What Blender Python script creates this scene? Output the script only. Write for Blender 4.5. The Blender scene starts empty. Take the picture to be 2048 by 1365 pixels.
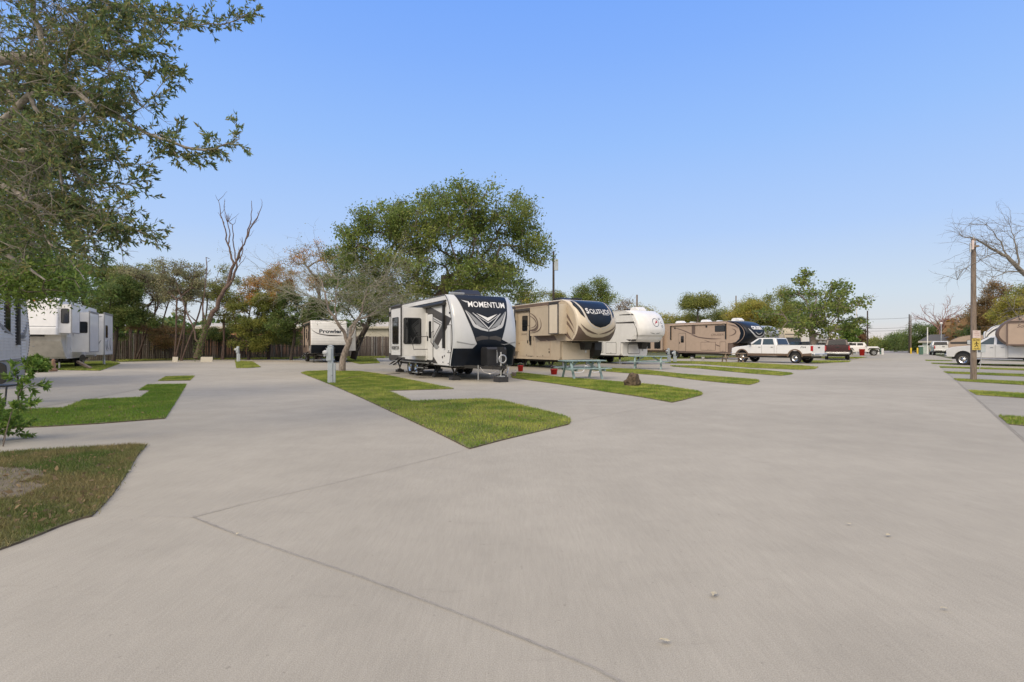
import bpy, bmesh, math, random
import numpy as np
from mathutils import Vector, Matrix, noise
random.seed(7); rng = np.random.default_rng(11)
SC = bpy.context.scene; COL = SC.collection
F = 1050.0; CX = 1024.0; HY = 692.0; EYE = 1.35      # focal length and horizon in photo pixels, eye height in metres
PI = math.pi
def G(px, py, h=0.0):
    z = F*(EYE-h)/(py-HY); return Vector(((px-CX)*z/F, z, h))
def AT(px, py, d): return Vector(((px-CX)*d/F, d, EYE-(py-HY)*d/F))
def GZ(px, d): return Vector(((px-CX)*d/F, d, 0))
def lin(r, g, b):
    f = lambda c: (c/255/12.92 if c/255 <= .04045 else ((c/255+.055)/1.055)**2.4)
    return (f(r), f(g), f(b))
# ---------------------------------------------------------------- materials
MATS = {}
def mat(name, col, rough=.5, metal=0., var=.12, scale=3., bump=0., bscale=40., coat=0., stretch=(1,1,1), spec=.5, dirt=0.):
    if name in MATS: return MATS[name]
    m = bpy.data.materials.new(name); m.use_nodes = True; nt = m.node_tree; N = nt.nodes; L = nt.links
    b = N['Principled BSDF']; b.inputs['Roughness'].default_value = rough; b.inputs['Metallic'].default_value = metal
    b.inputs['Coat Weight'].default_value = coat; b.inputs['Specular IOR Level'].default_value = spec
    tc = N.new('ShaderNodeTexCoord'); mp = N.new('ShaderNodeMapping'); mp.inputs['Scale'].default_value = stretch
    L.new(tc.outputs['Object'], mp.inputs['Vector'])
    n = N.new('ShaderNodeTexNoise'); n.inputs['Scale'].default_value = scale; n.inputs['Detail'].default_value = 6
    L.new(mp.outputs[0], n.inputs['Vector'])
    r = N.new('ShaderNodeValToRGB'); r.color_ramp.elements[0].position = .3; r.color_ramp.elements[1].position = .7
    r.color_ramp.elements[0].color = tuple(c*(1-var) for c in col)+(1,); r.color_ramp.elements[1].color = tuple(min(1, c*(1+var)) for c in col)+(1,)
    L.new(n.outputs['Fac'], r.inputs['Fac']); out = r.outputs[0]
    if dirt:
        n3 = N.new('ShaderNodeTexNoise'); n3.inputs['Scale'].default_value = 1.3; n3.inputs['Detail'].default_value = 9; n3.inputs['Roughness'].default_value = .75
        mp3 = N.new('ShaderNodeMapping'); mp3.inputs['Scale'].default_value = (3, 3, .5); L.new(tc.outputs['Object'], mp3.inputs['Vector']); L.new(mp3.outputs[0], n3.inputs['Vector'])
        r3 = N.new('ShaderNodeValToRGB'); r3.color_ramp.elements[0].position = .48; r3.color_ramp.elements[1].position = .8
        r3.color_ramp.elements[0].color = (0, 0, 0, 1); r3.color_ramp.elements[1].color = (dirt,)*3+(1,)
        L.new(n3.outputs['Fac'], r3.inputs['Fac']); mx = N.new('ShaderNodeMixRGB'); mx.inputs[2].default_value = (.16, .13, .1, 1)
        L.new(r3.outputs[0], mx.inputs[0]); L.new(out, mx.inputs[1]); out = mx.outputs[0]
    L.new(out, b.inputs['Base Color'])
    if bump:
        n2 = N.new('ShaderNodeTexNoise'); n2.inputs['Scale'].default_value = bscale; n2.inputs['Detail'].default_value = 5
        L.new(mp.outputs[0], n2.inputs['Vector'])
        bp = N.new('ShaderNodeBump'); bp.inputs['Strength'].default_value = bump; bp.inputs['Distance'].default_value = .02
        L.new(n2.outputs['Fac'], bp.inputs['Height']); L.new(bp.outputs[0], b.inputs['Normal'])
    MATS[name] = m; return m
def leafmat(name, trans=.35, rough=.55):
    if name in MATS: return MATS[name]
    m = bpy.data.materials.new(name); m.use_nodes = True; nt = m.node_tree; N = nt.nodes; L = nt.links
    b = N['Principled BSDF']; b.inputs['Roughness'].default_value = rough; b.inputs['Specular IOR Level'].default_value = .3
    a = N.new('ShaderNodeAttribute'); a.attribute_name = 'Col'; L.new(a.outputs['Color'], b.inputs['Base Color'])
    t = N.new('ShaderNodeBsdfTranslucent'); L.new(a.outputs['Color'], t.inputs['Color'])
    mx = N.new('ShaderNodeMixShader'); mx.inputs[0].default_value = trans
    L.new(b.outputs[0], mx.inputs[1]); L.new(t.outputs[0], mx.inputs[2]); L.new(mx.outputs[0], N['Material Output'].inputs['Surface'])
    MATS[name] = m; return m
W_ = mat('rv_white', (.74,.74,.73), .35, var=.04, dirt=.10, coat=.2)
M_ = {
 'white': W_,
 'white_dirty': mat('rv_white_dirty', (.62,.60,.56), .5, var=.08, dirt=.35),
 'silver': mat('gelcoat_silver', (.52,.54,.56), .28, var=.03, coat=.3, dirt=.06),
 'cream': mat('rv_cream', (.46,.385,.285), .42, var=.05, dirt=.14),
 'creamlite': mat('rv_cream_light', (.62,.54,.42), .38, var=.04, dirt=.10),
 'tan': mat('rv_tan', (.42,.32,.245), .45, var=.05, dirt=.12),
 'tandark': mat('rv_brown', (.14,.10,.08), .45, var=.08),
 'navy': mat('cap_dark_gloss', (.006,.010,.018), .30, var=.2, coat=0, spec=.25),
 'charcoal': mat('charcoal_vinyl', (.055,.050,.048), .45, var=.08),
 'greyv': mat('grey_vinyl', (.25,.26,.27), .35, var=.06),
 'silverv': mat('silver_vinyl', (.50,.51,.52), .3, var=.05),
 'black': mat('black_plastic', (.014,.014,.015), .45, var=.2),
 'blackm': mat('black_chassis', (.018,.017,.016), .6, var=.3, dirt=.2),
 'glass': mat('dark_glass', (.012,.014,.016), .04, var=.1, coat=.3),
 'glassl': mat('tinted_glass', (.05,.07,.075), .05, var=.1, coat=.3),
 'chrome': mat('bright_metal', (.6,.6,.6), .22, 1., var=.1),
 'galv': mat('galvanised', (.45,.46,.46), .45, .7, var=.15),
 'rubber': mat('tyre_rubber', (.022,.021,.02), .85, var=.2, bump=.3, bscale=60),
 'red': mat('red_plastic', (.50,.02,.015), .4),
 'redl': mat('tail_light_red', (.42,.015,.02), .15, coat=.4),
 'amber': mat('amber_lens', (.6,.12,.02), .3),
 'lens': mat('clear_lens', (.55,.57,.58), .08, var=.1, coat=.4),
 'truckw': mat('truck_white_paint', (.78,.78,.77), .22, var=.03, coat=.5, dirt=.05),
 'trucks': mat('truck_silver_paint', (.66,.66,.65), .25, .2, var=.04, coat=.5, dirt=.08),
 'truckr': mat('truck_dark_red_paint', (.035,.008,.010), .18, var=.1, coat=.6),
 'trucktan': mat('truck_tan_paint', (.20,.14,.10), .35, .3, var=.06, coat=.3, dirt=.2),
 'truckblue': mat('dark_blue_paint', (.018,.026,.045), .25, var=.1, coat=.4),
 'teal': mat('weathered_teal_paint', (.25,.35,.35), .65, var=.18, scale=9, bump=.2, bscale=30, dirt=.35),
 'wood': mat('weathered_wood', (.26,.20,.15), .8, var=.3, scale=6, bump=.4, stretch=(1,1,6)),
 'pole': mat('utility_pole_wood', (.21,.165,.13), .85, var=.35, scale=9, bump=.6, bscale=30, stretch=(4,4,.35)),
 'bark': mat('bark_grey', (.16,.13,.105), .9, var=.35, scale=8, bump=.6, bscale=18, stretch=(2,2,.6)),
 'barkd': mat('bark_dark', (.055,.042,.034), .9, var=.35, scale=8, bump=.6, bscale=18, stretch=(2,2,.6)),
 'barkp': mat('bark_pale', (.25,.21,.18), .9, var=.40, scale=9, bump=.6, bscale=18, stretch=(1.5,1.5,.8)),
 'barkr': mat('bark_redbrown', (.12,.082,.066), .9, var=.35, scale=6, bump=.5, bscale=14),
 'brick': mat('orange_brick_wall', (.42,.21,.12), .85, var=.2, scale=4),
 'pale': mat('pale_siding', (.46,.43,.36), .7, var=.06),
 'mint': mat('pale_green_siding', (.50,.56,.48), .7, var=.06),
 'shingle': mat('grey_shingles', (.10,.095,.09), .9, var=.3, scale=14),
 'yellow': mat('yellow_paint', (.62,.42,.02), .5, var=.1),
 'signy': mat('sign_yellow', (.58,.44,.10), .45, var=.12, dirt=.2),
 'signp': mat('sign_faded_white', (.60,.50,.47), .5, var=.12, dirt=.2),
 'post': mat('painted_post', (.42,.47,.50), .5, var=.10, dirt=.25),
 'greenm': mat('green_metal', (.10,.19,.14), .5, var=.1),
 'steel': mat('chocks_dark', (.03,.03,.032), .7, var=.3),
}
# ---------------------------------------------------------------- mesh builder
class MB:
    def __init__(s): s.v = []; s.f = []; s.mi = []; s.mats = []; s.sm = []
    def _m(s, m):
        m = M_[m] if isinstance(m, str) else m
        if m not in s.mats: s.mats.append(m)
        return s.mats.index(m)
    def add(s, vs, fs, m, smooth=False):
        k = len(s.v); i = s._m(m); s.v += [tuple(v) for v in vs]
        for f in fs: s.f.append([k+a for a in f]); s.mi.append(i); s.sm.append(smooth)
        return s
    def box(s, x0, x1, y0, y1, z0, z1, m, M=None):
        vs = [Vector((x, y, z)) for x in (x0, x1) for y in (y0, y1) for z in (z0, z1)]
        if M: vs = [M @ v for v in vs]
        return s.add(vs, [(0,1,3,2),(4,6,7,5),(0,4,5,1),(2,3,7,6),(0,2,6,4),(1,5,7,3)], m)
    def beam(s, a, b, w, h, m):
        a = Vector(a); b = Vector(b); d = (b-a).normalized(); up = Vector((0,0,1)) if abs(d.z) < .95 else Vector((0,1,0))
        r = d.cross(up).normalized(); u = r.cross(d); vs = []
        for p in (a, b):
            for sr, su in ((-1,-1),(1,-1),(1,1),(-1,1)): vs.append(p+r*sr*w/2+u*su*h/2)
        return s.add(vs, [(0,1,2,3),(4,7,6,5),(0,4,5,1),(1,5,6,2),(2,6,7,3),(3,7,4,0)], m)
    def prism(s, pts, a, b, m, plane='xz', pts2=None):
        mp = {'xz': lambda p, t: (p[0], t, p[1]), 'yz': lambda p, t: (t, p[0], p[1]), 'xy': lambda p, t: (p[0], p[1], t)}[plane]
        n = len(pts); q = pts2 or pts
        vs = [mp(p, a) for p in pts]+[mp(p, b) for p in q]
        fs = [tuple(range(n))[::-1], tuple(range(n, 2*n))]+[(i, (i+1) % n, n+(i+1) % n, n+i) for i in range(n)]
        return s.add(vs, fs, m)
    def tube(s, pts, r, m, n=8, cap=True):
        pts = [Vector(p) for p in pts]; rs = r if isinstance(r, (list, tuple)) else [r]*len(pts); vs = []; fs = []
        u = None
        for i, p in enumerate(pts):
            d = (pts[min(i+1, len(pts)-1)]-pts[max(i-1, 0)]).normalized()
            if u is None: u = d.orthogonal().normalized()
            else:
                u = (u-d*u.dot(d)); u = u.normalized() if u.length > 1e-5 else d.orthogonal().normalized()
            w = d.cross(u)
            for k in range(n):
                a = 2*PI*k/n; vs.append(p+(u*math.cos(a)+w*math.sin(a))*rs[i])
        for i in range(len(pts)-1):
            for k in range(n): fs.append((i*n+k, i*n+(k+1) % n, (i+1)*n+(k+1) % n, (i+1)*n+k))
        s.add(vs, fs, m, True)
        if cap: s.add([vs[k] for k in range(n)]+[vs[len(vs)-n+k] for k in range(n)], [tuple(range(n))[::-1], tuple(range(n, 2*n))], m)
        return s
    def cyl(s, a, b, r, m, n=16, r2=None): return s.tube([a, b], [r, r if r2 is None else r2], m, n)
    def lathe(s, c, prof, m, axis='z', n=20):
        vs = []; fs = []
        for (r, h) in prof:
            for k in range(n):
                a = 2*PI*k/n; x, y = r*math.cos(a), r*math.sin(a)
                vs.append(Vector(c)+Vector({'z': (x, y, h), 'y': (x, h, y), 'x': (h, x, y)}[axis]))
        for i in range(len(prof)-1):
            for k in range(n): fs.append((i*n+k, i*n+(k+1) % n, (i+1)*n+(k+1) % n, (i+1)*n+k))
        return s.add(vs, fs, m, True)
    def build(s, name, parent=None, bevel=0, smooth=None):
        me = bpy.data.meshes.new(name); me.from_pydata(s.v, [], s.f)
        for m in s.mats: me.materials.append(m)
        me.polygons.foreach_set('material_index', s.mi); me.polygons.foreach_set('use_smooth', s.sm if smooth is None else [smooth]*len(s.f))
        me.update(); bm = bmesh.new(); bm.from_mesh(me); bmesh.ops.recalc_face_normals(bm, faces=bm.faces); bm.to_mesh(me); bm.free()
        o = bpy.data.objects.new(name, me); COL.objects.link(o)
        if parent: o.parent = parent
        if bevel:
            b = o.modifiers.new('bevel', 'BEVEL'); b.width = bevel; b.segments = 2; b.limit_method = 'ANGLE'; b.angle_limit = math.radians(40)
        return o
def tag(o, label=None, cat=None, group=None, kind=None):
    if label: o['label'] = label
    if cat: o['category'] = cat
    if group: o['group'] = group
    if kind: o['kind'] = kind
    return o
def thing(name, label, cat, loc=(0,0,0), rz=0, group=None):
    o = bpy.data.objects.new(name, None); COL.objects.link(o); o.location = loc; o.rotation_euler = (0,0,rz); o.empty_display_size = .3
    return tag(o, label, cat, group)
def copy_tree(o, parent=None):
    c = o.copy(); COL.objects.link(c)
    if parent: c.parent = parent
    for ch in list(o.children): copy_tree(ch, c)
    return c
def rrect(cx, cz, w, h, r=.06, n=4):
    pts = []
    for (sx, sz, a0) in ((1,1,0),(-1,1,90),(-1,-1,180),(1,-1,270)):
        for k in range(n+1):
            a = math.radians(a0+90*k/n); pts.append((cx+sx*(w/2-r)+r*math.cos(a), cz+sz*(h/2-r)+r*math.sin(a)))
    return pts
def bez(pts, n=14):
    out = []; k = len(pts)-1
    for i in range(n+1):
        t = i/n; q = [Vector(p) for p in pts]
        while len(q) > 1: q = [q[j]*(1-t)+q[j+1]*t for j in range(len(q)-1)]
        out.append(q[0])
    return out
def swoosh(pts, w, n=14, taper=.8):
    c = bez([Vector((p[0], p[1])) for p in pts], n); L = []; R = []
    for i, p in enumerate(c):
        d = (c[min(i+1, n)]-c[max(i-1, 0)]).normalized(); nn = Vector((-d.y, d.x)); t = i/n
        ww = w/2*max(.02, math.sin(PI*min(1, max(0, t)))**taper); L.append(p+nn*ww); R.append(p-nn*ww)
    return [tuple(p) for p in L]+[tuple(p) for p in reversed(R)]
def text_geo(s, h, shear=0, bold=0, sp=1., width=None):
    """letter outlines as (2-D verts, faces), lower-left at 0,0, cap height h, optional total width"""
    c = bpy.data.curves.new('t', 'FONT'); c.body = s; c.size = 1; c.shear = shear; c.offset = bold; c.space_character = sp; c.resolution_u = 3
    o = bpy.data.objects.new('t', c); COL.objects.link(o); bpy.context.view_layer.update()
    me = bpy.data.meshes.new_from_object(o.evaluated_get(bpy.context.evaluated_depsgraph_get()))
    v = [(p.co.x, p.co.y) for p in me.vertices]; f = [tuple(p.vertices) for p in me.polygons]
    bpy.data.objects.remove(o); bpy.data.curves.remove(c); bpy.data.meshes.remove(me)
    x0 = min(p[0] for p in v); x1 = max(p[0] for p in v); y0 = min(p[1] for p in v); y1 = max(p[1] for p in v)
    ky = h/(y1-y0); kx = width/(x1-x0) if width else ky
    return [((p[0]-x0)*kx, (p[1]-y0)*ky) for p in v], f
def tessellate(v, f, maxlen):
    bm = bmesh.new(); bv = [bm.verts.new((p[0], p[1], 0)) for p in v]
    for q in f:
        try: bm.faces.new([bv[i] for i in q])
        except ValueError: pass
    bmesh.ops.triangulate(bm, faces=bm.faces)
    for _ in range(6):
        e = [e for e in bm.edges if e.calc_length() > maxlen]
        if not e: break
        bmesh.ops.subdivide_edges(bm, edges=e, cuts=1); bmesh.ops.triangulate(bm, faces=[x for x in bm.faces if len(x.verts) > 3])
    bm.verts.index_update(); vs = [(p.co.x, p.co.y) for p in bm.verts]; fs = [tuple(p.index for p in q.verts) for q in bm.faces]; bm.free()
    return vs, fs
# ---------------------------------------------------------------- camera, sky, sun
cam = bpy.data.cameras.new('camera'); co = bpy.data.objects.new('camera', cam); COL.objects.link(co); SC.camera = co
co.location = (0, 0, EYE); co.rotation_euler = (PI/2, 0, 0); cam.sensor_width = 36; cam.lens = F/2048*36; cam.shift_y = (HY-682.5)/2048; cam.clip_end = 6000; cam.clip_start = .05
w = bpy.data.worlds.new('World'); SC.world = w; w.use_nodes = True; nt = w.node_tree; N = nt.nodes; L = nt.links
SUN_EL, SUN_AZ = math.radians(36), math.radians(224)     # azimuth: compass-like, measured from +Y towards +X
sky = N.new('ShaderNodeTexSky'); sky.sky_type = 'NISHITA'; sky.sun_disc = False; sky.sun_elevation = SUN_EL; sky.sun_rotation = SUN_AZ
bg = N['Background']; bg.inputs['Strength'].default_value = .1
tc = N.new('ShaderNodeTexCoord'); sx = N.new('ShaderNodeSeparateXYZ'); L.new(tc.outputs['Generated'], sx.inputs[0])
rp = N.new('ShaderNodeValToRGB'); cr = rp.color_ramp
stops = [(0, (232,218,210)), (.04, (218,223,228)), (.09, (208,223,238)), (.20, (180,209,252)), (.35, (154,195,255)), (.48, (134,180,255)), (.62, (114,166,253)), (1., (105,155,245))]
for i, (p, c) in enumerate(stops):
    e = cr.elements[i] if i < 2 else cr.elements.new(p)
    e.position = p; e.color = tuple(10*x for x in lin(*c))+(1,)
L.new(sx.outputs['Z'], rp.inputs['Fac'])
# bright pale fill added to the unseen sky overhead and behind the camera
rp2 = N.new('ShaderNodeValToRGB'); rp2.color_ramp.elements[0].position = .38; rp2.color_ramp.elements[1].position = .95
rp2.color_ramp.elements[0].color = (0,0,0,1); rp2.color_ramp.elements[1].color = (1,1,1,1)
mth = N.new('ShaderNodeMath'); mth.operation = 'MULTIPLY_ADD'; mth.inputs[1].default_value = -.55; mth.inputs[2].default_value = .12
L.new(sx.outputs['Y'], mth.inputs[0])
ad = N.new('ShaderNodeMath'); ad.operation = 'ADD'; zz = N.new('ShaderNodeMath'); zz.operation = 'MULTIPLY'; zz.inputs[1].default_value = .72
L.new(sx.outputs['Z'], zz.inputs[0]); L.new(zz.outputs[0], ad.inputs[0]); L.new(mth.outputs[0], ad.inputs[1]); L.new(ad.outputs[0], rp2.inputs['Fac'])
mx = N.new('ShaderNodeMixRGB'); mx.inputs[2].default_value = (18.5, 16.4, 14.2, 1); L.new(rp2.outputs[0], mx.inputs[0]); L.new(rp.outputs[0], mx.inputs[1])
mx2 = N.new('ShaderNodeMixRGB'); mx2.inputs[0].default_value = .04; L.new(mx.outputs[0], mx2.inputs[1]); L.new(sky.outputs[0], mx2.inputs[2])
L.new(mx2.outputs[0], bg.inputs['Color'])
sl = bpy.data.lights.new('sun', 'SUN'); so = bpy.data.objects.new('sun', sl); COL.objects.link(so); sl.energy = 1.6; sl.angle = math.radians(20); sl.color = (1, .87, .68)
d = Vector((math.sin(SUN_AZ)*math.cos(SUN_EL), math.cos(SUN_AZ)*math.cos(SUN_EL), math.sin(SUN_EL)))
so.rotation_euler = d.to_track_quat('Z', 'Y').to_euler(); so.location = (0, -5, 30)
SC.view_settings.view_transform = 'Standard'; SC.view_settings.look = 'None'; SC.view_settings.gamma = 1; SC.view_settings.exposure = 0
SC.render.engine = 'CYCLES'; SC.cycles.max_bounces = 6; SC.cycles.transparent_max_bounces = 4
# ================================================================ ground
def conc_mat(name, base, coarse=0.):
    m = bpy.data.materials.new(name); m.use_nodes = True; nt = m.node_tree; N = nt.nodes; L = nt.links; b = N['Principled BSDF']; b.inputs['Roughness'].default_value = .9; b.inputs['Specular IOR Level'].default_value = .25
    tc = N.new('ShaderNodeTexCoord')
    def noise_(sc, det, st=(1,1,1), rot=0, rough=.6):
        mp = N.new('ShaderNodeMapping'); mp.inputs['Scale'].default_value = st; mp.inputs['Rotation'].default_value = (0,0,rot); L.new(tc.outputs['Object'], mp.inputs['Vector'])
        n = N.new('ShaderNodeTexNoise'); n.inputs['Scale'].default_value = sc; n.inputs['Detail'].default_value = det; n.inputs['Roughness'].default_value = rough; L.new(mp.outputs[0], n.inputs['Vector']); return n.outputs['Fac']
    def ramp(f, a, b_, ca, cb):
        r = N.new('ShaderNodeValToRGB'); r.color_ramp.elements[0].position = a; r.color_ramp.elements[1].position = b_; r.color_ramp.elements[0].color = (ca,)*3+(1,); r.color_ramp.elements[1].color = (cb,)*3+(1,); L.new(f, r.inputs[0]); return r.outputs[0]
    def mul(a, c):
        x = N.new('ShaderNodeMixRGB'); x.blend_type = 'MULTIPLY'; x.inputs[0].default_value = 1
        if isinstance(a, tuple): x.inputs[1].default_value = a
        else: L.new(a, x.inputs[1])
        L.new(c, x.inputs[2]); return x.outputs[0]
    c = mul(base+(1,), ramp(noise_(.18, 5), .3, .7, .87, 1.09))
    c = mul(c, ramp(noise_(1.6, 6, (1,1,1)), .35, .7, .94, 1.05))
    c = mul(c, ramp(noise_(170, 2), .3, .7, .80-coarse, 1.18+coarse))           # grain
    c = mul(c, ramp(noise_(55, 3, (1, .10, 1), math.radians(38)), .3, .7, .95, 1.04))   # broom finish
    c = mul(c, ramp(noise_(3.2, 9, (.35, 1.6, 1), math.radians(-33), .75), .60, .78, 1., .82))   # tyre and damp marks
    c = mul(c, ramp(noise_(24, 4), .66, .74, 1., .78))
    L.new(c, b.inputs['Base Color'])
    bp = N.new('ShaderNodeBump'); bp.inputs['Strength'].default_value = .35; bp.inputs['Distance'].default_value = .004; L.new(noise_(180, 3), bp.inputs['Height']); L.new(bp.outputs[0], b.inputs['Normal'])
    return m
CONC = conc_mat('concrete', (.385,.354,.29)); CONC2 = conc_mat('concrete_pad', (.335,.312,.262), .04)
SOIL = mat('soil_turf', (.13,.13,.05), .95, var=.45, scale=7, bump=.5, bscale=20)
FIELD = mat('field_grass', (.11,.115,.045), .95, var=.35, scale=.8, bump=.4, bscale=8)
DIRTM = mat('bare_soil', (.155,.128,.088), .95, var=.25, scale=5, bump=.6, bscale=15)
ASPH = mat('far_road', (.27,.25,.235), .9, var=.1, scale=1.2)
EDGE = mat('soil_edge', (.10,.08,.055), .95, var=.4, scale=8)
JOINT = mat('joint_filler', (.29,.262,.225), .9, var=.3, scale=12)
def sheet(name, pts, z, m, kind='structure'):
    mb = MB(); mb.add([(p[0], p[1], z) for p in pts], [tuple(range(len(pts)))], m); return tag(mb.build(name), kind=kind)
sheet('ground', [(-2500,-400),(2500,-400),(2500,4500),(-2500,4500)], 0, FIELD)
PG = lambda L_: [G(x, y) for x, y in L_]
# paved yard: everything inside the fence
sheet('pavement', [(-60,-12),(40,-12)]+[tuple(p[:2]) for p in PG([(2900,745),(2300,733),(1900,718),(1850,706.5),(1760,706.2),(1700,708),(1590,713),(1480,714),(1000,716),(760,717),(560,719),(440,719),(240,725),(40,733),(-700,742)])], .006, CONC)
sheet('far_road', [tuple(p[:2]) for p in PG([(1700,707),(1850,707),(1800,697.5),(1780,697.5)])], .012, ASPH)
# pads on the right-hand side and in the left foreground are slightly greyer slabs
sheet('parking_pad', [tuple(p[:2]) for p in PG([(1879,733),(2048,741),(2700,764),(2700,1100),(2048,880)])], .011, CONC2)
sheet('gravel_pad', [tuple(p[:2]) for p in PG([(-300,790),(60,757),(250,742),(390,748),(331,756),(278,780),(167,801),(60,819),(-300,850)])], .011, CONC2)
def joint(pts, w=.018):
    P = [G(x, y) for x, y in pts]; mb = MB()
    Q = [];
    for i in range(len(P)-1):
        n = max(2, int((P[i+1]-P[i]).length/.5)); Q += [P[i].lerp(P[i+1], k/n) for k in range(n)]
    Q.append(P[-1]); vs = []
    for i, p in enumerate(Q):
        d = (Q[min(i+1, len(Q)-1)]-Q[max(i-1, 0)]).normalized(); nn = Vector((-d.y, d.x, 0)); j = .008*noise.noise(p*2.3); ww = .40*w*(.6+.8*abs(noise.noise(p*5)))
        vs += [(p+nn*(ww/2+j)).to_tuple()[:2]+(.0165,), (p-nn*(ww/2-j)).to_tuple()[:2]+(.0165,)]
    mb.add(vs, [(2*i, 2*i+2, 2*i+3, 2*i+1) for i in range(len(Q)-1)], JOINT); tag(mb.build('expansion_joint'), kind='structure')
joint([(939,900),(800,936),(640,975),(500,1007),(385,1037)], .02)
joint([(385,1037),(475,1073),(700,1150),(940,1240),(1180,1338),(1300,1400)], .022)
joint([(385,1037),(280,1035),(180,1036)], .006)
joint([(1141,846),(1245,826),(1344,806)], .025); joint([(1404,789),(1455,780),(1499,771)], .025); joint([(1519,764),(1562,752)], .03)
joint([(1700,715),(1880,734),(1960,806),(2048,884),(2300,1110)], .03)
joint([(1560,757),(1900,752)], .008); joint([(1300,835),(2010,822)], .007); joint([(1180,905),(2048,888)], .006); joint([(1650,735),(1880,733)], .01)
joint([(-80,790),(60,781),(330,757)], .03); joint([(20,759),(120,752),(320,744)], .03); joint([(330,796),(610,800)], .008)
# ---------------------------------------------------------------- lawns
def smooth_poly(P, corners=()):
    return P
def mesh_np(name, verts, faces, mats, cols=None, mi=None, parent=None, smooth=False):
    me = bpy.data.meshes.new(name); nv = len(verts); nf, k = faces.shape
    me.vertices.add(nv); me.vertices.foreach_set('co', verts.astype(np.float32).ravel()); me.loops.add(nf*k); me.loops.foreach_set('vertex_index', faces.astype(np.int32).ravel())
    me.polygons.add(nf); me.polygons.foreach_set('loop_start', np.arange(0, nf*k, k, dtype=np.int32)); me.polygons.foreach_set('loop_total', np.full(nf, k, dtype=np.int32))
    for m in mats: me.materials.append(m)
    if mi is not None: me.polygons.foreach_set('material_index', mi.astype(np.int32))
    if smooth: me.polygons.foreach_set('use_smooth', np.ones(nf, dtype=bool))
    if cols is not None:
        a = me.color_attributes.new('Col', 'FLOAT_COLOR', 'POINT'); c = np.ones((nv, 4), np.float32); c[:, :3] = cols; a.data.foreach_set('color', c.ravel())
    me.update(calc_edges=True)
    o = bpy.data.objects.new(name, me); COL.objects.link(o)
    if parent: o.parent = parent
    return o
def inside(P, poly):
    x, y = P[:, 0], P[:, 1]; ins = np.zeros(len(P), bool); n = len(poly)
    for i in range(n):
        x0, y0 = poly[i]; x1, y1 = poly[(i+1) % n]
        c = ((y0 > y) != (y1 > y)); t = np.where(c, (y-y0)/(y1-y0+1e-12), 0); ins ^= c & (x < x0+t*(x1-x0))
    return ins
def edge_dist(P, poly):
    d = np.full(len(P), 1e9); n = len(poly)
    for i in range(n):
        a = np.array(poly[i]); b = np.array(poly[(i+1) % n]); ab = b-a; t = np.clip(((P-a)@ab)/(ab@ab+1e-9), 0, 1); d = np.minimum(d, np.linalg.norm(P-(a+t[:, None]*ab), axis=1))
    return d
GRASSM = leafmat('grass_blade', .25, .6)
def vnoise(P, s, seed=0.):
    return np.array([noise.noise(Vector((p[0]*s+seed, p[1]*s-seed, seed))) for p in P])
def blades(P, base, spread, hgt, wid, tips=(.55,)):
    n = len(P); h = hgt*(.5+rng.random(n)); az = rng.random(n)*2*PI; lean = (.15+.75*rng.random(n))*h
    dx, dy = np.cos(az)*lean, np.sin(az)*lean; wa = rng.random(n)*PI; wx, wy = np.cos(wa)*wid/2, np.sin(wa)*wid/2
    V = np.zeros((n, 3, 3)); V[:, 0, 0] = P[:, 0]-wx; V[:, 0, 1] = P[:, 1]-wy; V[:, 1, 0] = P[:, 0]+wx; V[:, 1, 1] = P[:, 1]+wy; V[:, :2, 2] = .02
    V[:, 2, 0] = P[:, 0]+dx; V[:, 2, 1] = P[:, 1]+dy; V[:, 2, 2] = .02+h
    C = np.repeat(base[:, None, :], 3, axis=1)
    return V.reshape(-1, 3), np.arange(n*3).reshape(-1, 3), C.reshape(-1, 3)
GV, GF, GC = [], [], []; goff = 0; LAWNS = []
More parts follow.
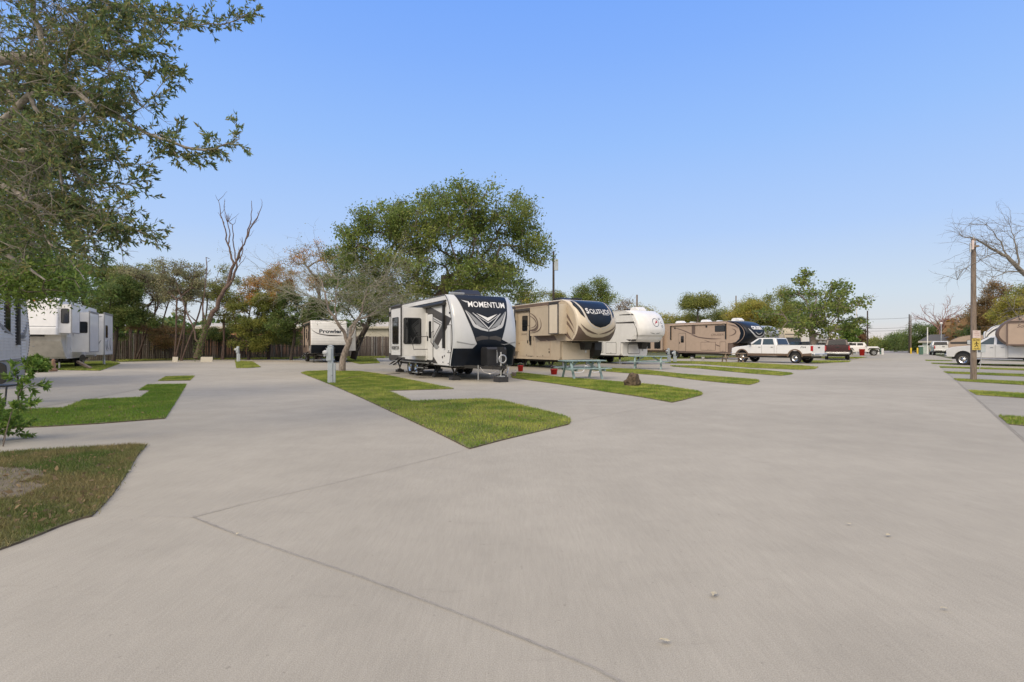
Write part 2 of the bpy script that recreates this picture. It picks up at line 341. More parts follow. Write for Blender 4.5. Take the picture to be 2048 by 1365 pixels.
def lawn(pix, dens, hgt=.03, wid=.006, dry=0., soil=None, green=(.155,.245,.03), olive=(.38,.41,.08), name='lawn', maxn=60000):
    global goff
    P = [tuple(G(x, y)[:2]) for x, y in pix]; LAWNS.append(P)
    # lay the turf as a low slab with a crumbly earth edge
    mb = MB(); n = len(P); cx_ = sum(p[0] for p in P)/n; cy_ = sum(p[1] for p in P)/n
    mb.add([(p[0], p[1], .004) for p in P]+[(p[0], p[1], .022) for p in P], [tuple(range(n, 2*n))], SOIL)
    mb.add([(p[0], p[1], .0) for p in P]+[(p[0], p[1], .022) for p in P], [(i, (i+1) % n, n+(i+1) % n, n+i) for i in range(n)], EDGE)
    tag(mb.build(name), kind='structure')
    a = np.array(P); lo, hi = a.min(0), a.max(0); area = abs(sum(P[i][0]*P[(i+1) % n][1]-P[(i+1) % n][0]*P[i][1] for i in range(n)))/2
    N_ = int(min(maxn, area*dens)/max(area, 1e-6)*(hi-lo).prod())
    Q = lo+rng.random((N_, 2))*(hi-lo); Q = Q[inside(Q, P)]
    # keep density even and let edges fray
    ed = edge_dist(Q, P); Q = Q+rng.normal(size=Q.shape)*.016
    n1 = 1.3*vnoise(Q, 1.3, 3.1); n2 = vnoise(Q, 4., 9.7)
    if soil is not None:
        S = np.array([tuple(G(x, y)[:2]) for x, y in soil]); sd = edge_dist(Q, [tuple(p) for p in S]); si = inside(Q, [tuple(p) for p in S])
        keep = ~(si & (sd+.12*n2 > .03) & (rng.random(len(Q)) < .86)); Q = Q[keep]; n1 = n1[keep]; n2 = n2[keep]
        mb = MB(); mb.add([(p[0], p[1], .0235) for p in S], [tuple(range(len(S)))], DIRTM); tag(mb.build('soil'), kind='structure')
    t = np.clip(.45+.9*n1+.55*n2+.35*(rng.random(len(Q))-.5)+dry, 0, 1)[:, None]
    c = np.array(green)*(1-t)+np.array(olive)*t
    dd = (rng.random(len(Q)) < .05+.25*dry+.15*np.clip(n2, 0, 1)); c[dd] = np.array((.30,.25,.12))
    c *= (.55+.85*rng.random(len(Q)))[:, None]
    V, Fc, C = blades(Q, c, 0, hgt, wid); GV.append(V); GF.append(Fc+goff); GC.append(C); goff += len(V)
def dense(P, r=6):
    return P
lawn([(-420,915),(0,909),(60,905),(150,899),(230,895),(262,892.5),(293,893),(284,903),(272,918),(262,937),(250,955),(238,974),(225,992),(215,1004),(205,1015),(194,1026),(183,1036),(165,1040),(120,1056),(85,1071),(40,1089),(0,1103),(-120,1150),(-420,1250)], 9500, .034, .006, dry=.10, green=(.10,.15,.032), olive=(.24,.20,.085),
     soil=[(-420,930),(-60,936),(60,938),(105,945),(95,958),(60,965),(105,975),(70,988),(40,1000),(-60,1012),(-420,1060)], maxn=85000)
lawn([(-300,868),(28,858),(115,854),(200,849),(330,839),(352,805),(373,770),(295,771),(278,782),(302,782),(280,797),(230,799),(167,802),(128,818),(90,819.5),(50,821),(-300,832)], 5200, .035, .009, dry=-.18, green=(.13,.235,.024), olive=(.24,.31,.05), maxn=70000)
lawn([(331,754.6),(389,753),(380,762),(317,763)], 2500, .03, .012)
lawn([(602,747),(612,744),(653,742.5),(721,744),(752,748),(785,754),(844,766),(908,779),(840,781),(775,783),(800,793),(823,804),(900,801.5),(973,799.6),(1002,802.5),(1060,817),(1095,825),(1125,833),(1134,836),(1139,840),(1141.5,844),(1140,848),(1136,851),(1128,853),(1060,869),(1002,883),(939,900),(873,867),(785,826),(725,798),(668,773)], 5200, .036, .009, dry=0., maxn=150000)
lawn([(1025,757),(1120,770),(1212,785),(1280,795),(1344,806.5),(1365,802),(1390,795),(1402,792),(1405,789.5),(1402,787),(1396,784),(1317,772),(1260,767),(1212,763),(1120,756),(1080,751),(1035,746),(1022,750)], 3000, .036, .013, dry=.02, maxn=70000)
lawn([(1195,735),(1217,737),(1290,741),(1360,749),(1440,755),(1512,760.5),(1518,762),(1519,764),(1515,766.5),(1499,771),(1460,768),(1410,763),(1320,752),(1238,746),(1180,741)], 1400, .036, .02, dry=.1)
lawn([(1340,732),(1400,733),(1475,738),(1530,742),(1581,747),(1586,748.5),(1583,750),(1562,752.5),(1500,748),(1449,743),(1400,738),(1346,734)], 900, .036, .03, dry=.1)
lawn([(1330,723),(1400,724),(1500,727),(1600,732),(1637,735),(1630,739),(1600,740.5),(1500,736.5),(1400,729),(1330,727)], 500, .036, .04, dry=.35)
lawn([(1600,722),(1660,722),(1702,722.5),(1698,725),(1640,727),(1590,725)], 400, .036, .04, dry=.2)
lawn([(1620,714),(1700,714.5),(1735,715),(1715,718),(1620,717)], 300, .036, .05, dry=.2)
for P in ([(1997,834),(2048,837),(2400,850),(2400,872),(2048,854),(2018,851)], [(1937,782.6),(2048,789),(2400,800),(2400,815),(2048,798),(1953.5,791.6)],
          [(1907,759),(1960,761),(2048,765),(2400,776),(2400,784),(2048,771.6),(1918,763.5)], [(1887,744.5),(2048,750),(2300,757),(2300,763),(2048,754.5),(1895.5,748)],
          [(1879,734),(2048,739),(2300,745),(2300,748),(2048,742),(1881,736.5)], [(1862,727),(2048,731),(2048,733),(1866,728.5)], [(1850,721),(1900,722),(1905,723),(1853,722.5)]):
    lawn(P, 2600, .036, .012, dry=.05, maxn=26000)
lawn([(470,722),(505,724),(513,729),(522,735),(497,737),(473,737)], 500, .03, .03, dry=.15)
lawn([(700,716),(752,718),(760,727),(720,729),(690,722)], 500, .03, .03, dry=.15)
lawn([(60,735),(110,741),(200,742.5),(240,728),(220,724),(100,728)], 800, .06, .02, dry=.05)
lawn([(220,717),(470,716),(600,714),(770,713),(770,716.5),(560,719),(440,720),(330,720),(240,724)], 130, .09, .05, dry=.3, maxn=30000)
lawn([(1000,715),(1320,714),(1480,713),(1480,716),(1330,719),(1200,727),(1120,733),(1000,733)], 260, .05, .04, dry=.1, maxn=30000)
g_ = mesh_np('grass', np.concatenate(GV), np.concatenate(GF), [GRASSM], np.concatenate(GC)); tag(g_, kind='stuff', label='short green and straw-coloured turf blades on the lawn islands', cat='grass')
print('grass blades', goff//3)
# ================================================================ trees
LEAFM = leafmat('leaf', .42, .5)
PAL = {'green': [(.054,.080,.020),(.080,.110,.026),(.112,.122,.03)], 'olive': [(.10,.115,.028),(.15,.145,.035),(.07,.085,.02)], 'dark': [(.042,.068,.020),(.062,.092,.025),(.085,.095,.028)],
       'autumn': [(.26,.115,.03),(.20,.13,.035),(.12,.11,.03)], 'brown': [(.12,.075,.035),(.085,.075,.03),(.15,.09,.04)], 'yellow': [(.20,.17,.035),(.12,.14,.028),(.16,.13,.03)],
       'bright': [(.06,.105,.02),(.095,.135,.028),(.05,.085,.018)], 'greyleaf': [(.13,.13,.07),(.17,.15,.09),(.10,.11,.05)], 'live': [(.055,.080,.028),(.08,.105,.035),(.045,.065,.03),(.12,.11,.045)]}
PAL = {k: [tuple(2.35*x for x in q) for q in v] for k, v in PAL.items()}
def segs_mesh(A, B, ra, rb, n=5):
    A = np.asarray(A); B = np.asarray(B); d = B-A; ln = np.linalg.norm(d, axis=1, keepdims=True)+1e-9; d = d/ln
    up = np.where(np.abs(d[:, 2:3]) < .9, np.array([[0, 0, 1.]]), np.array([[1., 0, 0]])); u = np.cross(d, up); u /= np.linalg.norm(u, axis=1, keepdims=True)+1e-9; v = np.cross(d, u)
    a = np.arange(n)*2*PI/n; ring = u[:, None, :]*np.cos(a)[None, :, None]+v[:, None, :]*np.sin(a)[None, :, None]
    V = np.concatenate([A[:, None, :]+ring*np.asarray(ra)[:, None, None], B[:, None, :]+d[:, None, :]*np.asarray(rb)[:, None, None]*.4+ring*np.asarray(rb)[:, None, None]], axis=1)
    k = np.arange(n); f = np.stack([k, (k+1) % n, n+(k+1) % n, n+k], 1); Fc = (np.arange(len(A))*2*n)[:, None, None]+f[None]
    return V.reshape(-1, 3), Fc.reshape(-1, 4)
def leaves_mesh(P, size, cols, aspect=.5, dirs=None, droop=.2):
    n = len(P); s = size*(.55+.9*rng.random(n))[:, None]
    D = rng.normal(size=(n, 3)) if dirs is None else dirs+rng.normal(size=(n, 3))*.55
    D[:, 2] -= droop; D /= np.linalg.norm(D, axis=1, keepdims=True)+1e-9
    R = rng.normal(size=(n, 3)); R -= D*(R*D).sum(1, keepdims=True); R /= np.linalg.norm(R, axis=1, keepdims=True)+1e-9
    N_ = np.cross(D, R); m = P+D*s*.45
    V = np.stack([P, m+R*s*aspect*.5+N_*s*.06, P+D*s, m-R*s*aspect*.5+N_*s*.06], 1).reshape(-1, 3)
    return V, np.arange(4*n).reshape(-1, 4), np.repeat(cols, 4, axis=0)
def leafcols(n, pal, clump=None, jit=.28):
    p = np.array(PAL[pal]); k = rng.integers(0, len(p), n); base = p[k]
    if clump is not None: base = .45*base+.55*clump
    return base*(1-jit+2*jit*rng.random(n))[:, None]
def grow(trunk, pts, step=.5, r0=.2, rt=.012, jit=.12, expo=.5):
    """join every clump point to the nearest branch node, so limbs fork naturally"""
    nodes = []; par = []; path = []
    for i, p in enumerate(trunk):
        nodes.append(np.array(p)); par.append(i-1); path.append(0. if i == 0 else path[-1]+np.linalg.norm(nodes[i]-nodes[i-1]))
    pts = np.asarray(pts); c = np.array(trunk[-1]); order = np.argsort(np.linalg.norm(pts-c, axis=1)); k0 = max(1, int(len(trunk)*.45))
    for i in order:
        p = pts[i]; A = np.array(nodes[k0:]); dd = np.linalg.norm(A-p, axis=1)+.18*np.array(path[k0:])+.35*np.maximum(0, A[:, 2]-p[2]); j = int(np.argmin(dd))+k0
        q = nodes[j]; L_ = np.linalg.norm(p-q); m = max(1, int(L_/step)); prev = j
        for s in range(1, m+1):
            t = s/m; x = q*(1-t)+p*t
            if s < m: x = x+rng.normal(size=3)*jit*min(1, L_)*.5; x[2] += .10*L_*math.sin(PI*t)
            nodes.append(x); par.append(prev); path.append(path[prev]+L_/m); prev = len(nodes)-1
    cnt = np.zeros(len(nodes)); ch = np.zeros(len(nodes), int)
    for i in range(len(nodes)-1, 0, -1):
        if cnt[i] == 0: cnt[i] = 1
        cnt[par[i]] += cnt[i] if cnt[i] else 1
    rad = rt*cnt**expo; rad = rad/rad[0]*r0 if rad[0] > r0 else rad
    rad = np.maximum(rad, rt*.8)
    for i in range(min(len(trunk), len(rad))): rad[i] = max(rad[i], r0*(1-.55*i/len(trunk)))
    idx = np.arange(1, len(nodes)); par = np.array(par); nd = np.array(nodes)
    return nd[par[idx]], nd[idx], rad[par[idx]]*.94, rad[idx]
def crown_points(c, r, n, shell=.55, lump=.25, seed=0., flat=0.):
    """boughs first, then leaf clumps gathered round each bough end, so the outline stays uneven"""
    r = np.array(r); c = np.array(c); rm = r.mean(); K = max(6, int(n/8)); B = []
    while len(B) < K:
        v = rng.normal(size=3); v /= np.linalg.norm(v); rr = rng.random()**(1/2.6)
        if rr < shell and rng.random() < .6: continue
        k = 1+lump*2*noise.noise(Vector(v)*1.7+Vector((seed, seed*.7, 0)))
        p = c+v*rr*k*r*.88
        if v[2] < 0: p[2] = c[2]+(p[2]-c[2])*(1-flat)
        p[2] = max(p[2], .9); B.append(p)
    out = []
    while len(out) < n:
        b = B[rng.integers(0, K)]; v = rng.normal(size=3); v /= np.linalg.norm(v)
        p = b+v*(rng.random()**.5)*r*(.22+.12*min(1, 12/K))*np.array([1,1,.72])
        p[2] = max(p[2], .5); out.append(p)
    return np.array(out)
def tree(label, base, crowns, pal='green', n=120, per=60, leaf=.16, spread=.5, r0=.2, rt=.012, bark='bark', trunk=None, group=None, name='tree', aspect=.55, seed=1., shell=.5, lump=.25, cat='tree', twigs=0, flat=0., stems=1):
    base = np.array(base); pts = np.concatenate([crown_points(c, r, max(4, int(n*w_)), shell, lump, seed+i*3.3, flat) for i, (c, r, w_) in enumerate(crowns)])
    c0 = np.array(crowns[0][0]); r0c = np.array(crowns[0][1]); root = thing(name, label, cat, tuple(base), 0, group)
    SA = []; 
    for s in range(stems):
        b = base+np.array([rng.normal()*.18, rng.normal()*.18, 0])*(stems > 1)
        if trunk is None:
            top = c0.copy(); top[2] = c0[2]-r0c[2]*.45
            if stems > 1: top = top+np.array([rng.normal()*r0c[0]*.35, rng.normal()*r0c[1]*.3, 0])
            tr = [b+(top-b)*t+np.array([math.sin(t*5+seed+s)*.10*(t), math.cos(t*4+seed)*.10*t, 0]) for t in np.linspace(0, 1, 7)]
        else: tr = [np.array(p) for p in trunk]
        sub = pts[s::stems]; SA.append(grow(tr, sub, .55, r0/(stems**.6), rt, expo=.5))
    A, B, ra, rb = [np.concatenate([q[i] for q in SA]) for i in range(4)]
    if twigs:
        k = rng.integers(0, len(pts), twigs); P0 = pts[k]; o = P0-c0; o /= np.linalg.norm(o, axis=1, keepdims=True)+1e-9
        d1 = o*.5+rng.normal(size=o.shape)*.5; P1 = P0+d1*spread*.6; P2 = P1+(d1+rng.normal(size=o.shape)*.5)*spread*.5
        A = np.concatenate([A, P0, P1]); B = np.concatenate([B, P1, P2]); ra = np.concatenate([ra, np.full(twigs, rt*.8), np.full(twigs, rt*.55)]); rb = np.concatenate([rb, np.full(twigs, rt*.55), np.full(twigs, rt*.3)])
    V, Fc = segs_mesh(A-base, B-base, ra, rb, 6)
    mesh_np('trunk', V, Fc, [M_[bark] if isinstance(bark, str) else bark], parent=root, smooth=True)
    if per:
        k = np.repeat(np.arange(len(pts)), per); dv_ = rng.normal(size=(len(k), 3)); dv_ /= np.linalg.norm(dv_, axis=1, keepdims=True); P = pts[k]+dv_*(rng.random((len(k), 1))**.6)*spread*1.35*(.7+.6*rng.random(len(pts)))[k][:, None]*np.array([1, 1, .7])
        cl = np.array(PAL[pal])[rng.integers(0, len(PAL[pal]), len(pts))]*(.7+.6*rng.random(len(pts)))[:, None]
        V, Fc, C = leaves_mesh(P-base, leaf, leafcols(len(k), pal, cl[k]), aspect); mesh_np('crown', V, Fc, [LEAFM], C, parent=root)
    return root
def T(px, py, d): return np.array(AT(px, py, d))
def R(d, rx, ry, rz=None): return (rx*d/F, (rz or rx)*d/F, ry*d/F)
# the big green tree behind the caravans
D = 38
tree('tall wide green shade tree rising behind the dark-fronted travel trailer', GZ(905, D), [(T(885,500,D), R(D,190,118),.42), (T(780,480,D-1), R(D,95,95),.2), (T(1000,500,D), R(D,100,105),.24), (T(880,420,D), R(D,130,50),.16), (T(1035,430,D+1), R(D,40,60),.05), (T(745,560,D), R(D,70,60),.09),(T(930,575,D), R(D,150,55),.17)], 'green', n=1000, per=62, leaf=.165, spread=.58, r0=.42, rt=.016, seed=2.2, lump=.2, twigs=500, bark='bark', aspect=.5)
# trees round the small trailer at the fence
D = 52
tree('dark green tree with a leaning trunk over the small white trailer', GZ(708, D-6), [(T(742,600,D-6), R(D-6,90,62),.6), (T(690,560,D-6), R(D-6,60,50),.3), (T(790,620,D-6), R(D-6,60,45),.2)], 'dark', n=330, per=100, leaf=.13, spread=.5, r0=.30, rt=.016, bark='barkd',
     trunk=[T(706,718,46),T(712,700,46),T(722,675,46),T(733,655,46),T(738,640,46),T(742,625,46)], seed=4.)
tree('thin-leaved rusty tree standing above the small trailer', GZ(640, D), [(T(640,535,D), R(D,70,60),.7), (T(615,590,D), R(D,70,50),.4)], 'autumn', n=200, per=45, leaf=.12, spread=.45, r0=.2, rt=.02, twigs=300, seed=6.1)
D = 46
FT = [(165,575,85,60,'dark','dense dark tree rising behind the white fifth wheel',240,70,1), (235,600,60,60,'dark','dark olive bush-like tree next to the white fifth wheel',170,70,1),
      (283,588,62,62,'greyleaf','airy many-stemmed tree left of the leaning dead tree',150,22,3), (262,548,75,26,'olive','flat-topped olive tree over the left end of the fence',60,60,2),
      (365,580,52,50,'greyleaf','twiggy many-stemmed tree just left of the leaning dead trunk',130,24,4), (450,600,45,70,'olive','slender sparse tree behind the leaning dead tree',90,30,2),
      (505,625,60,50,'olive','leafy green tree between the dead tree and the orange tree',140,60,1), (545,580,55,55,'autumn','orange-tinged autumn tree by the fence',150,60,1), (590,625,55,60,'dark','dark bushy tree left of the small trailer',160,65,1),
      (640,640,50,40,'dark','low dark tree directly behind the small trailer',90,60,1),
      (322,580,55,40,'olive','loose olive tree between the two twiggy many-stemmed trees',90,34,2), (415,575,50,36,'greyleaf','grey-leaved tree directly behind the leaning dead trunk',90,30,2), (488,590,45,45,'autumn','thin rusty tree right of the leaning dead trunk',80,30,2)]
for i, (x, y, rx, ry, pal, lab, n, per, st) in enumerate(FT):
    d = D+[4,0,3,6,1,5,4,6,3,6,9,10,8][i]
    cr = [(T(x, y, d), R(d, rx, ry), 1.)]
    if i in (1, 6): cr.append((T(x+8, y+45, d), R(d, rx*.8, 40), .5))
    if i in (2, 4): cr.append((T(x, y-38, d), R(d, rx, 20), .45))
    tree(lab, GZ(x-8, d), cr, pal, n=int(n*1.6), per=int(per*1.4), leaf=.13, spread=.40, r0=.16, rt=.014, bark='barkr' if st > 1 else 'barkd', stems=st, seed=10+i*1.7, group='trees along the wooden fence', twigs=250 if st > 1 else 80, lump=.3)
for x, y, rx, ry, pal, d, lab in ((310,668,75,28,'brown',50,'low brownish hedge bush at the foot of the fence, left of the dead tree'), (440,660,60,32,'dark',54,'dark undergrowth bush right of the dead trunk'), (560,668,70,26,'olive',54,'olive undergrowth bush by the orange tree')):
    tree(lab, GZ(x, d), [(T(x, y, d), R(d, rx, ry), 1.)], pal, n=120, per=110, leaf=.11, spread=.35, r0=.05, rt=.01, bark='barkd', seed=x, name='bush', cat='bush', group='bushes along the fence')
# leaning dead tree
def limb(root, paths, m, name='trunk'):
    mb = MB()
    for pts, ra, rb in paths:
        P = [Vector(p) for p in pts]; Q = []
        for i in range(len(P)-1):
            for t in (0, .33, .66): 
                q = P[i].lerp(P[i+1], t)
                if t: q += Vector(rng.normal(size=3))*(P[i+1]-P[i]).length*.035
                Q.append(q)
        Q.append(P[-1]); n = len(Q)
        mb.tube([q-root.location for q in Q], [ra+(rb-ra)*i/(n-1) for i in range(n)], m, 8)
    return mb.build(name, root)
D = 45
dt = thing('dead_tree', 'leaning dead tree with bare forked limbs by the wooden fence', 'tree', GZ(393, D))
q = lambda L_, d=D: [T(x, y, d+i*.25) for i, (x, y) in enumerate(L_)]
paths = [(q([(393,718),(400,695),(412,655),(425,625),(444,590),(458,560),(468,530)]), .27, .13), (q([(444,590),(462,565),(474,535),(479,505),(486,490)]), .12, .06),
         (q([(468,530),(462,510),(456,490),(451,460),(441,430),(437,402)]), .10, .02), (q([(468,530),(478,505),(492,478),(500,450),(504,420),(503,402)]), .08, .02), (q([(492,478),(505,450),(517,430),(524,412)]), .07, .02),
         (q([(456,490),(460,470),(455,445),(448,415)]), .06, .02), (q([(474,535),(470,505),(467,470),(465,450),(457,443)]), .06, .02), (q([(479,525),(486,500),(484,475)]), .05, .02), (q([(451,460),(445,440),(436,425)]), .03, .012), (q([(412,655),(405,620),(410,580),(412,515),(419,518)]), .07, .02), (q([(412,540),(414,525),(421,520)]), .03, .012),
         (q([(400,690),(385,650),(372,620),(360,590),(352,560)]), .08, .02), (q([(474,535),(486,523),(492,512)]), .03, .012), (q([(500,450),(510,445),(516,436)]), .025, .01)]
for i in range(26):
    s = paths[1+rng.integers(0, 6)][0]; a = s[rng.integers(1, len(s))]; e = a+np.array([rng.normal()*.35, rng.normal()*.3, .35+rng.random()*.5]); paths.append(([a, (a+e)/2+rng.normal(size=3)*.05, e], .022, .008))
limb(dt, paths, 'barkr')
iv = np.concatenate([np.array(T(393+(718-y)*.26, y, D-.2))[None]+rng.normal(size=(int(16+(718-y)*.0), 3))*np.array([.20,.2,.2]) for y in range(640, 718, 2)]); V, Fc, C = leaves_mesh(iv-np.array(dt.location), .12, leafcols(len(iv), 'dark')); mesh_np('ivy', V, Fc, [LEAFM], C, parent=dt)
# pale bare tree on the first lawn
D = 27.5
bt = thing('bare_tree', 'small pale-barked tree with bare grey twigs on the first lawn', 'tree', G(684,742.5))
tr = [T(684,744,D),T(685,730,D),T(689,708,D),T(696,690,D),T(701,675,D)]; root = np.array(bt.location)
mains = [([T(697,690,D),T(690,668,D),T(677,650,D-.3),T(668,633,D-.4),T(655,612,D-.5),T(650,585,D-.4),T(642,560,D)], .105, .03), ([T(699,680,D),T(702,655,D+.2),T(714,640,D+.4),T(725,620,D+.3),T(728,600,D+.2),T(735,575,D)], .08, .025), ([T(702,672,D),T(712,645,D),T(740,632,D),T(755,615,D+.3)], .06, .02), ([T(676,648,D),T(670,620,D),T(672,590,D+.4),T(676,560,D+.6)], .05, .02), ([T(655,612,D),T(640,600,D),T(615,592,D-.3),T(590,590,D-.4)], .03, .012), ([T(728,600,D),T(745,580,D),T(765,560,D)], .03, .012)]
limb(bt, [(tr, .19, .13)]+mains, 'barkp')
NB = []; 
for m_, a_, b_ in mains:
    for p in m_[2:]: NB.append(np.array(p))
SA, SB, SR = [], [], []; TIP = []
def twiggy(p, d, ln, r, dep):
    n = 4; q = p
    for i in range(n):
        d = d+rng.normal(size=3)*.16; d[2] += -.05; d /= np.linalg.norm(d); e = q+d*ln/n; SA.append(q); SB.append(e); SR.append((r*(1-i/n*.6), r*(1-(i+1)/n*.6))); q = e
        if dep and rng.random() < .62: twiggy(q, d+rng.normal(size=3)*.55, ln*.62, r*.6, dep-1)
    TIP.append(q)
for p in NB:
    for k in range(7):
        side = np.array([math.copysign(1, p[0]-root[0]+.2+rng.normal()*.9)*(.5+rng.random()), rng.normal()*.6, .25+rng.random()*.9]); twiggy(p, side/np.linalg.norm(side), 1.3+rng.random()*.9, .016, 3)
sr = np.array(SR); V, Fc = segs_mesh(np.array(SA)-root, np.array(SB)-root, sr[:, 0], sr[:, 1], 3); mesh_np('twigs', V, Fc, [mat('twig_grey', (.27,.26,.20), .9, var=.3)], parent=bt)
TP = np.array(TIP); TP = TP[rng.random(len(TP)) < .5]; Pl = np.repeat(TP, 2, axis=0)+rng.normal(size=(len(TP)*2, 3))*.08; V, Fc, C = leaves_mesh(Pl-root, .07, leafcols(len(Pl), 'greyleaf'), .4); mesh_np('crown', V, Fc, [LEAFM], C, parent=bt)
# distant trees
FAR = [(1050,612,45,30,'yellow',75,'olive-gold tree above the cream fifth wheel roof, left of the dark pole',70,36), (1120,608,45,28,'olive',80,'low olive tree behind the cream fifth wheel, right of the dark pole',70,40), (1183,592,45,34,'green',70,'green rounded tree above the dark cap of the cream fifth wheel',120,60),
       (1240,620,45,22,'brown',85,'sparse brownish tree behind the white fifth wheel',50,18), (1290,628,40,22,'yellow',90,'sparse gold tree right of the white fifth wheel roof unit',45,26), (1335,650,50,24,'yellow',95,'low gold tree just right of the white rounded cap',80,50),
       (1395,606,34,28,'olive',90,'umbrella-shaped pine standing above the tan fifth wheel',110,60), (1380,645,50,26,'olive',95,'low tree beneath the umbrella-shaped pine',90,60), (1445,642,45,26,'olive',95,'low tree behind the middle of the tan fifth wheel',80,55),
       (1492,622,42,34,'yellow',75,'gold-green tree behind the tan fifth wheel front',110,60), (1545,618,45,40,'olive',78,'olive tree behind the white crew-cab pickup',120,60), (1600,628,45,40,'green',85,'dark green tree left of the forked yard tree',120,60),
       (1716,690,28,20,'olive',120,'low bush right of the palm',50,60), (1748,694,32,14,'olive',150,'far low bushy tree beside the thin poles',50,60), (1790,684,30,20,'green',140,'dark green shrubby tree left of the far double pole',70,70), (1838,676,40,27,'dark',110,'dark rounded evergreen behind the far double pole',110,70),
       (1875,668,34,26,'dark',105,'dark bushy tree above the grey shingled house',70,60), (1912,668,32,26,'autumn',95,'orange autumn tree above the rounded tan camper',80,60), (1936,650,28,30,'brown',95,'brown autumn tree behind the signposted pole',80,50),
       (1985,612,36,46,'brown',68,'tall russet-leaved tree right of the signposted pole',150,55), (2040,622,45,48,'yellow',60,'yellow-green tree above the beige fifth wheel on the right',170,60), (2110,600,70,60,'olive',60,'olive tree at the right edge of the yard',150,60), (1965,655,40,30,'dark',72,'dark low tree behind the silver pickup',90,60)]
for i, (x, y, rx, ry, pal, d, lab, n, per) in enumerate(FAR):
    cr = [(T(x, y, d), R(d, rx, ry), 1.)]
    if i != 6: cr.append((T(x+rng.normal()*4, y+ry*.6, d), R(d, rx*.9, ry*.7), .4))
    tree(lab, GZ(x, d), cr, pal, n=int(n*1.5), per=int(per*1.5), leaf=.125*(d/50)**.7, spread=.011*d, r0=.25, rt=.02, bark='bark', seed=40+i*2.3, group='distant trees', twigs=100, lump=.35, flat=.5 if i == 6 else 0)
# far woodland filling the gaps along the horizon
P = []; Cc = []
for x0, x1, y, h, d, pal, n in ((-300,800,664,34,95,'dark',9000), (780,1350,666,28,110,'olive',6000), (1300,1720,668,26,125,'olive',6000), (1690,2300,690,16,190,'olive',6200), (1900,2500,664,34,90,'brown',6000)):
    X = rng.uniform(x0, x1, n); top = y-h*(.5+.5*np.array([noise.noise(Vector((x*.03, d, 0)))+.6*noise.noise(Vector((x*.11, d, 0))) for x in X])); Y = top+(702-top)*rng.random(n)**1.3; dd = d+rng.normal(size=n)*2.5
    P.append(np.stack([(X-CX)*dd/F, dd, EYE-(Y-HY)*dd/F], 1)); Cc.append(leafcols(n, pal, None)); 
P = np.concatenate(P); Cc = np.concatenate(Cc); P[:, 2] = np.maximum(P[:, 2], .1); V, Fc, C = leaves_mesh(P, 1.1, Cc, .8); wd = mesh_np('woodland', V, Fc, [LEAFM], C); tag(wd, kind='stuff', label='far olive woodland seen in the gaps along the horizon', cat='woodland')
# forked yard tree by the dark pickup
D = 58
tree('forked plane tree with bright green leaves beside the white crew-cab pickup', GZ(1634, D), [(T(1632,615,D), R(D,82,58),.5), (T(1592,640,D), R(D,70,42),.3), (T(1672,600,D), R(D,45,38),.15), (T(1612,565,D), R(D,30,25),.08), (T(1682,650,D), R(D,35,25),.1)], 'green', n=300, per=24, leaf=.23, spread=.55, r0=.42, rt=.022, bark='barkp',
     trunk=[T(1625,714,D),T(1625,700,D),T(1626,685,D),T(1624,668,D),T(1621,655,D),T(1626,640,D)], seed=77., twigs=250, aspect=.8)
tree('small dark green yard bush right of the forked plane tree', GZ(1705, 80), [(T(1703,672,80), R(80,18,20),1)], 'bright', n=60, per=45, leaf=.28, spread=.5, r0=.1, rt=.015, seed=79., name='bush', cat='bush')
# palm
D = 110; pr = thing('palm_tree', 'tall fan palm with a shaggy brown trunk beyond the yard', 'palm', GZ(1716, D)); rt_ = np.array(pr.location)
mb = MB(); mb.tube([T(1716,702,D)-rt_, T(1716,690,D)-rt_, T(1716,672,D)-rt_, T(1715,662,D)-rt_], [.5, .6, 1.3, .6], M_['barkr'], 10); mb.build('trunk', pr)
V = []; Fq = []; c0 = T(1714,655,D)-rt_
for i in range(64):
    a = rng.random()*2*PI; el = rng.uniform(-1.1, 1.2); dv = np.array([math.cos(a)*math.cos(el), math.sin(a)*math.cos(el), math.sin(el)]); up = np.array([0, 0, 1.]); s = np.cross(dv, up); s /= np.linalg.norm(s)+1e-6; n_ = np.cross(s, dv); L0 = 1.5+rng.random()*.4
    for k in range(11):
        t = (k-5)*.2; dd = dv*math.cos(t)+s*math.sin(t); p0 = c0+dv*L0; p1 = p0+dd*1.5-up*.35*(1+abs(t)); w_ = (s*math.cos(t)-dv*math.sin(t))*.09; j = len(V); V += [p0, (p0+p1)/2+w_, p1, (p0+p1)/2-w_]; Fq.append((j, j+1, j+2, j+3))
    j = len(V); V += [c0-s*.03, c0+s*.03, c0+dv*L0+s*.03, c0+dv*L0-s*.03]; Fq.append((j, j+1, j+2, j+3))
V = np.array(V); low = V[:, 2] < c0[2]-1.0; C = np.where(low[:, None], np.array((.25,.15,.08)), np.array((.09,.12,.04)))*(.7+.6*rng.random((len(V), 1))); mesh_np('crown', V, np.array(Fq), [LEAFM], C, parent=pr)
